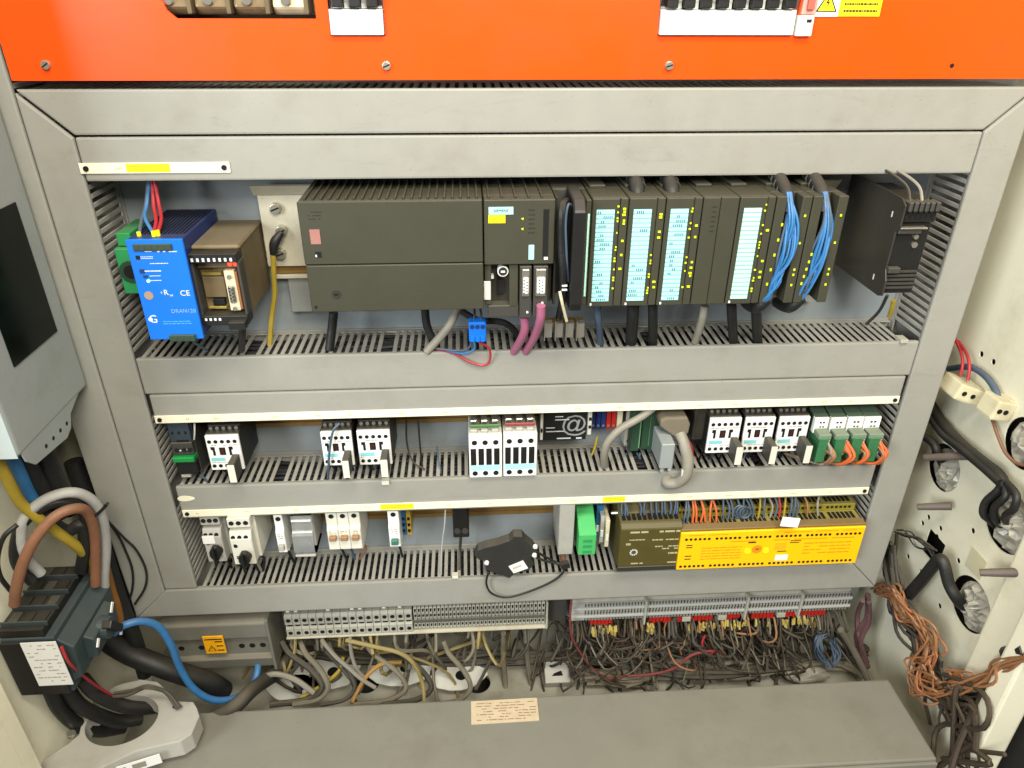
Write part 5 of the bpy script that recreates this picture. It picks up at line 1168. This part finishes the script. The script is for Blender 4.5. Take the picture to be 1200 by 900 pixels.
cab('wide black conduit running down beside the left outer duct', 'wblack', ((86,540,.03),(108,600,.02),(128,660,.01),(148,720,.0),(152,760,-.02)), .012, 'conduit', 'black conduits at lower left')
cab('glossy black conduit descending behind the main breaker', 'wblack', ((120,640,-.02),(132,680,-.02),(146,720,-.02),(158,750,-.02),(170,790,-.02)), .011, 'conduit', 'black conduits at lower left')
cab('bare copper cable beside the grey arch', mat('copper_cable', (140,92,40), .4, var=.15), ((122,660,-.03),(130,690,-.03),(137,712,-.03),(142,735,-.03)), .0065, 'copper_cable', None)
for lab, pts in (('inner of two thin black wires curving over the left ducts', ((122,605,-.012),(137,625,-.006),(147,645,-.004),(155,668,-.004),(155,690,-.004),(148,712,-.004))), ('outer of two thin black wires curving over the left ducts', ((124,608,-.014),(145,630,-.006),(160,645,-.004),(171,668,-.004),(170,688,-.004),(158,708,-.004)))):
    cab(lab, 'wblack', pts, .0016, 'thin_wire', 'thin wires over the left ducts', 8)
cab('black cable tie end sticking out of the cable arches', 'wblack', ((104,610,-.085),(112,604,-.085),(120,597,-.09),(126,590,-.095)), .0022, 'cable_tie', None, 6)
cab('blue cable sweeping from the breaker over the black conduits', 'wblue', ((133,742,-.085),(145,733,-.08),(165,728,-.07),(185,734,-.06),(200,755,-.055),(212,785,-.05),(228,808,-.05),(250,820,-.045),(275,818,-.03),(294,805,-.01),(302,785,.01),(300,765,.04)), .0052, 'blue_cable', None)
cab('broad black conduit running from the breaker to the sill', 'wblack', ((110,738,-.03),(150,765,-.03),(200,785,-.03),(245,800,-.02),(262,810,-.01)), .016, 'conduit', 'black conduits at lower left')
cab('black conduit lying across the left end of the sill', 'wdustd', ((190,872,-.10),(215,860,-.09),(245,845,-.08),(275,828,-.07),(296,808,-.04),(320,790,.02),(340,770,.06)), .011, 'conduit', 'black conduits at lower left')
for k, (lab, pts) in enumerate((('lowest black output cable bending into the grey ring', ((58,806,-.13),(70,830,-.13),(92,850,-.12),(118,856,-.10),(145,852,-.08))), ('middle black output cable bending into the grey ring', ((78,806,-.12),(92,825,-.12),(115,838,-.11),(140,845,-.095),(165,842,-.08))), ('upper black output cable bending into the grey ring', ((96,795,-.11),(112,812,-.11),(135,824,-.10),(160,830,-.09),(185,828,-.07))))):
    cab(lab, 'wblack', pts, .0095, 'output_cable', 'black output cables')
cab('thin red wire running from the breaker to the ring', 'wred', ((72,758,-.170),(80,775,-.17),(95,790,-.15),(115,805,-.12),(132,815,-.10),(145,820,-.09)), .0018, 'red_wire', None, 6)
bundle('thin grey wires entering the corner of the grey ring', 'wdustd', 4, W(((132,815,-.10),(150,812,-.10),(175,805,-.10),(195,812,-.10),(210,830,-.11))), 31, .0018, .003)

# ring-shaped current transformer, lying tilted on the cable floor
zr = -.755
r = thing('current_transformer', 'pale grey ring-shaped current transformer around black cables, bottom left', 'current transformer', PZ(150, 870, zr-.03))
outl = [PZ(a, b, zr) for a, b in ((20,905),(58,888),(92,862),(98,838),(112,818),(138,802),(165,796),(186,799),(205,822),(228,822),(234,838),(222,866),(160,880),(118,900),(60,930))]
cx, cy = PZ(143, 843, zr).x, PZ(143, 843, zr).y
hole = []
ew = PZ(183, 845, zr).x-PZ(143, 845, zr).x; eh = abs(PZ(143, 815, zr).y-PZ(143, 843, zr).y)
# body: strip of quads between the outline and the round hole
n = 48; import bisect
cen = Vector((cx, cy, zr)); ring_o = []; ring_i = []
for k in range(n):
    t = 2*math.pi*k/n; dr = Vector((math.cos(t), math.sin(t), 0)); best = None
    for i in range(len(outl)):
        a, b = outl[i]-cen, outl[(i+1) % len(outl)]-cen; ex = b-a
        den = dr.x*ex.y-dr.y*ex.x
        if abs(den) < 1e-9: continue
        s_ = (a.x*ex.y-a.y*ex.x)/den; u_ = (a.x*dr.y-a.y*dr.x)/den
        if s_ > 0 and 0 <= u_ <= 1 and (best is None or s_ > best): best = s_
    best = best or .08
    ri = 1/math.sqrt((math.cos(t)/ew)**2+(math.sin(t)/eh)**2)
    ring_i.append(cen+dr*ri); ring_o.append(cen+dr*max(best, ri+.006))
q = MB(); H = Vector((0, 0, -.030))
q.v = ring_i+ring_o+[p+H for p in ring_i]+[p+H for p in ring_o]
for k in range(n):
    j = (k+1) % n
    q.f += [[k, j, n+j, n+k], [2*n+j, 2*n+k, 3*n+k, 3*n+j], [n+k, n+j, 3*n+j, 3*n+k], [j, k, 2*n+k, 2*n+j]]
q.build('ring_body', 'ct', r, bev=.0015)
a, b = PZ(125, 898, zr), PZ(222, 868, zr)
for u0, u1, m in ((.10, .62, 'paper'),):
    pa, pb = a.lerp(b, u0), a.lerp(b, u1)
    lb = MB().prism([pa+Vector((0, -.0016, -.006)), pb+Vector((0, -.0016, -.006)), pb+Vector((0, -.0016, -.024)), pa+Vector((0, -.0016, -.024))], (0, .001, 0)).build('rating_label', m, r)
    for t, w_ in ((.12, .06), (.5, .2)):
        c_ = pa.lerp(pb, t); ex = (pb-pa).normalized()
        MB().obox(c_+Vector((0, -.0019, -.015)), ex*(.03*w_+.002), (0, .0003, 0), (0, 0, .005)).build('print_block', 'wgrey', lb)
p = PZ(207, 828, zr); MB().box(p.x-.004, p.x+.004, p.y-.003, p.y+.003, zr, zr+.004).build('terminal', 'black', r)
p = PZ(84, 862, zr); MB().cyl((p.x, p.y, zr), (p.x, p.y, zr+.005), .006, 14).build('bolt', 'steel', r, bev=.001)

# ================================================================== right wall fittings
def W3(pts, off=0.0):                                  # pixels on planes just off the right wall
    return [PXX(a, b, WX-d_) for a, b, d_ in pts]
def wcab(label, m, pts, rr, nm='wall_cable', grp=None, n=10): return MB().tube(W3(pts), rr, n, 6).build(nm, m, None, label, 'cable', grp, smooth=True)
def crumple(label, px, rad, seed):
    c = PXX(*px, WX-.002); rd = random.Random(seed); q = MB(); nr, na = 6, 22
    q.v.append(c+Vector((-.012, 0, 0)))
    for i in range(1, nr+1):
        for k in range(na):
            t = 2*math.pi*k/na; rr = rad*.98*i/nr
            q.v.append(Vector((c.x-.010*(1-i/nr)+rd.uniform(-.008, .007)*(1 if i < nr else .4)+.006, c.y+rr*math.cos(t), c.z+rr*math.sin(t))))
    for k in range(na): q.f.append([0, 1+k, 1+(k+1) % na])
    for i in range(nr-1):
        for k in range(na): q.f.append([1+i*na+k, 1+(i+1)*na+k, 1+(i+1)*na+(k+1) % na, 1+i*na+(k+1) % na])
    return q.build('torn_plug', 'film', None, label, 'cable plug', 'torn film plugs in the wall holes')
crumple('torn grey plug in the upper wall hole next to the right duct', (1108,552), .034, 1)
crumple('torn grey plug in the largest hole near the right edge', (1183,616), .040, 2)
crumple('torn grey plug in the lower wall hole with one thick cable', (1140,712), .037, 3)
crumple('torn pale plug in the hole at the right picture edge', (1203,522), .032, 4)
for lab, a, b, c_, d2 in (('short dark peg sticking out at the upper wall hole', 1083, 536, 1139, 534), ('short dark peg under the upper wall hole beside the duct', 1075, 594, 1115, 593), ('dark peg pointing left near the right edge', 1148, 671, 1194, 671)):
    e0 = PXX(c_, d2, WX-.012); f0 = PXX(a, b, WX-.045)
    o = MB().cyl(e0, f0, .0062, 12, .0048).build('peg', mat('peg_grey', (92,82,76), .5, var=.12, dust=.3), None, lab, 'peg', 'wall pegs', bev=.001)
def socket(label, c, sx, sy, sz, tilt):
    r = thing('ceramic_connector', label, 'connector', c-Vector((0, 0, sz)), 'ceramic connectors on the right wall')
    ax = Vector((math.cos(tilt), 0, math.sin(tilt)*-1)); az = Vector((math.sin(tilt), 0, math.cos(tilt)))
    b = MB().obox(c, ax*sx, (0, sy, 0), az*sz).build('body', 'beige', r, bev=.003)
    for s in (-.55, .1):
        p = c+ax*sx*s-Vector((0, sy, 0)); MB().cyl(p+Vector((0, -.0008, 0)), p+Vector((0, .002, 0)), .0034, 12).build('screw_hole', 'hole', b)
    MB().obox(c+ax*sx*.7+az*sz*.6, ax*sx*.35, (0, sy*.7, 0), az*sz*.5).build('shoulder', 'beige', b, bev=.002)
    return r
socket('beige ceramic connector with red wires beside the right duct', PXX(1128, 456, WX-.022), .022, .020, .012, .35)
socket('worn pale connector block at the end of the blue cable', PXX(1168, 476, WX-.014), .014, .016, .014, .2)
for lab, m, pts, rr in (('left red wire entering the ceramic connector', 'wred', ((1118,395,.01),(1126,412,.018),(1128,428,.022),(1125,440,.024)), .0022), ('right red wire entering the ceramic connector', 'wred', ((1123,400,.01),(1133,415,.018),(1136,430,.022),(1134,446,.024)), .0022),
    ('blue cable curving from the ceramic connector to the worn block', 'wdull', ((1112,432,.01),(1136,430,.012),(1154,440,.012),(1166,456,.012),(1170,470,.014)), .0044), ('brown wire hanging from the worn block to the right edge', 'wbrown', ((1163,492,.01),(1170,512,.012),(1178,530,.012),(1190,542,.012),(1204,546,.012)), .0022),
    ('thick black cable slanting down the right wall', 'wblack', ((1088,470,.004),(1104,496,.012),(1126,520,.016),(1150,540,.018),(1170,556,.018),(1178,572,.02)), .0078), ('second black cable slanting beside the thick one', 'wblack', ((1085,480,.012),(1104,508,.020),(1128,528,.024),(1152,548,.024),(1172,566,.026)), .0055),
    ('left black cable bending into the largest hole', 'wblack', ((1176,564,.02),(1168,576,.024),(1155,588,.026),(1152,602,.022),(1160,610,.008),(1170,620,-.015)), .0048), ('middle black cable bending into the largest hole', 'wblack', ((1178,568,.02),(1178,582,.026),(1166,594,.026),(1166,608,.016),(1180,622,-.015)), .0048), ('right black cable bending into the largest hole', 'wblack', ((1180,566,.02),(1191,580,.026),(1188,596,.026),(1178,606,.016),(1186,624,-.015)), .0048),
    ('thick dark cable bent into the lower wall hole', 'wblack', ((1062,700,.03),(1080,680,.03),(1099,657,.032),(1106,660,.030),(1112,684,.024),(1122,702,.014),(1134,714,-.012)), .0085), ('grey brown cable end tucked in the upper wall hole', 'wblack', ((1080,510,.02),(1094,520,.02),(1100,535,.014),(1108,550,-.012)), .006),
    ('dark pipe stub at the right edge above the orange wires', 'wblack', ((1204,762,.03),(1192,764,.024),(1180,765,.01)), .009)):
    wcab(lab, m, pts, rr, 'wall_cable' if 'wire' not in lab else 'wall_wire')
rd = random.Random(6)
def strands(label, m, n, pts, seed, rr, jit):
    rd = random.Random(seed); q = MB()
    for i in range(n):
        q.tube([PXX(a+rd.gauss(0, j_)*1.0, b+rd.gauss(0, j_), WX-max(.004, d_+rd.uniform(-.010, .010))) for (a, b, d_), j_ in zip(pts, jit)], rr*rd.uniform(.8, 1.2), 6, 5)
    return q.build('wire_bundle', m, None, label, 'wires', kind='stuff', smooth=True)
strands('bundle of dusty orange wires hanging down the right wall', 'wrust', 22, ((1028,690,.03),(1044,690,.05),(1054,712,.05),(1074,726,.045),(1088,748,.04),(1086,776,.04),(1078,796,.045),(1092,808,.04),(1120,806,.035),(1150,798,.03),(1172,782,.03),(1210,768,.03)), 1, .0018, (4,4,5,5,5,8,9,7,6,5,4,4))
strands('looser orange wires looping at the lower right', mat('wire_faded_orange', (166,104,64), .6, var=.2, dust=.2), 9, ((1030,694,.03),(1046,698,.05),(1060,722,.05),(1080,740,.045),(1092,765,.04),(1072,790,.045),(1085,812,.04),(1112,812,.035),(1132,800,.03),(1120,790,.03)), 2, .0014, (3,4,6,6,7,8,7,7,6,6))
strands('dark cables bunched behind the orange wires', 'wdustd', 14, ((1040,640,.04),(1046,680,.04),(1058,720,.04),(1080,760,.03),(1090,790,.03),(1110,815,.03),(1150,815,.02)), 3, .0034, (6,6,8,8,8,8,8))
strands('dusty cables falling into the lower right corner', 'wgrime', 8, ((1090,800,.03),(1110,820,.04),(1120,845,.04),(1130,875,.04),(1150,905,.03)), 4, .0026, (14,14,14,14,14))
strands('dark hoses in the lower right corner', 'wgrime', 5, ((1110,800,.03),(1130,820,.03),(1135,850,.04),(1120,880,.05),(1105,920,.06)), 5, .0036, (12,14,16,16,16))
strands('bare dark wires fanning from the square wall opening', 'wdustd', 6, ((1052,622,.03),(1066,628,.02),(1080,636,.01),(1096,648,-.0)), 7, .0014, (2,3,3,4))
# plug and patch plate
p = PXX(1144, 660, WX-.001); MB().box(WX-.0016, WX-.0002, p.y-.016, p.y+.016, p.z-.016, p.z+.016).build('patch_plate', mat('clear_patch', (196,190,158), .3, var=.03), None, 'faint square patch on the wall beside the dark peg', 'patch', bev=.0004)
p = PXX(1075, 742, WX+.004); MB().box(WX+.006, WX+.05, p.y-.02, p.y+.02, p.z-.02, p.z+.02).build('square_plug', 'greend', None, 'dark green plug filling the square opening behind the orange wires', 'plug', bev=.003)
p = PXX(1199, 735, WX+.004); MB().box(WX+.003, WX+.02, p.y-.0165, p.y+.0165, p.z-.018, p.z+.018).build('square_insert', 'film', None, 'grimy square insert in the wall at the right edge', 'plug', bev=.002)
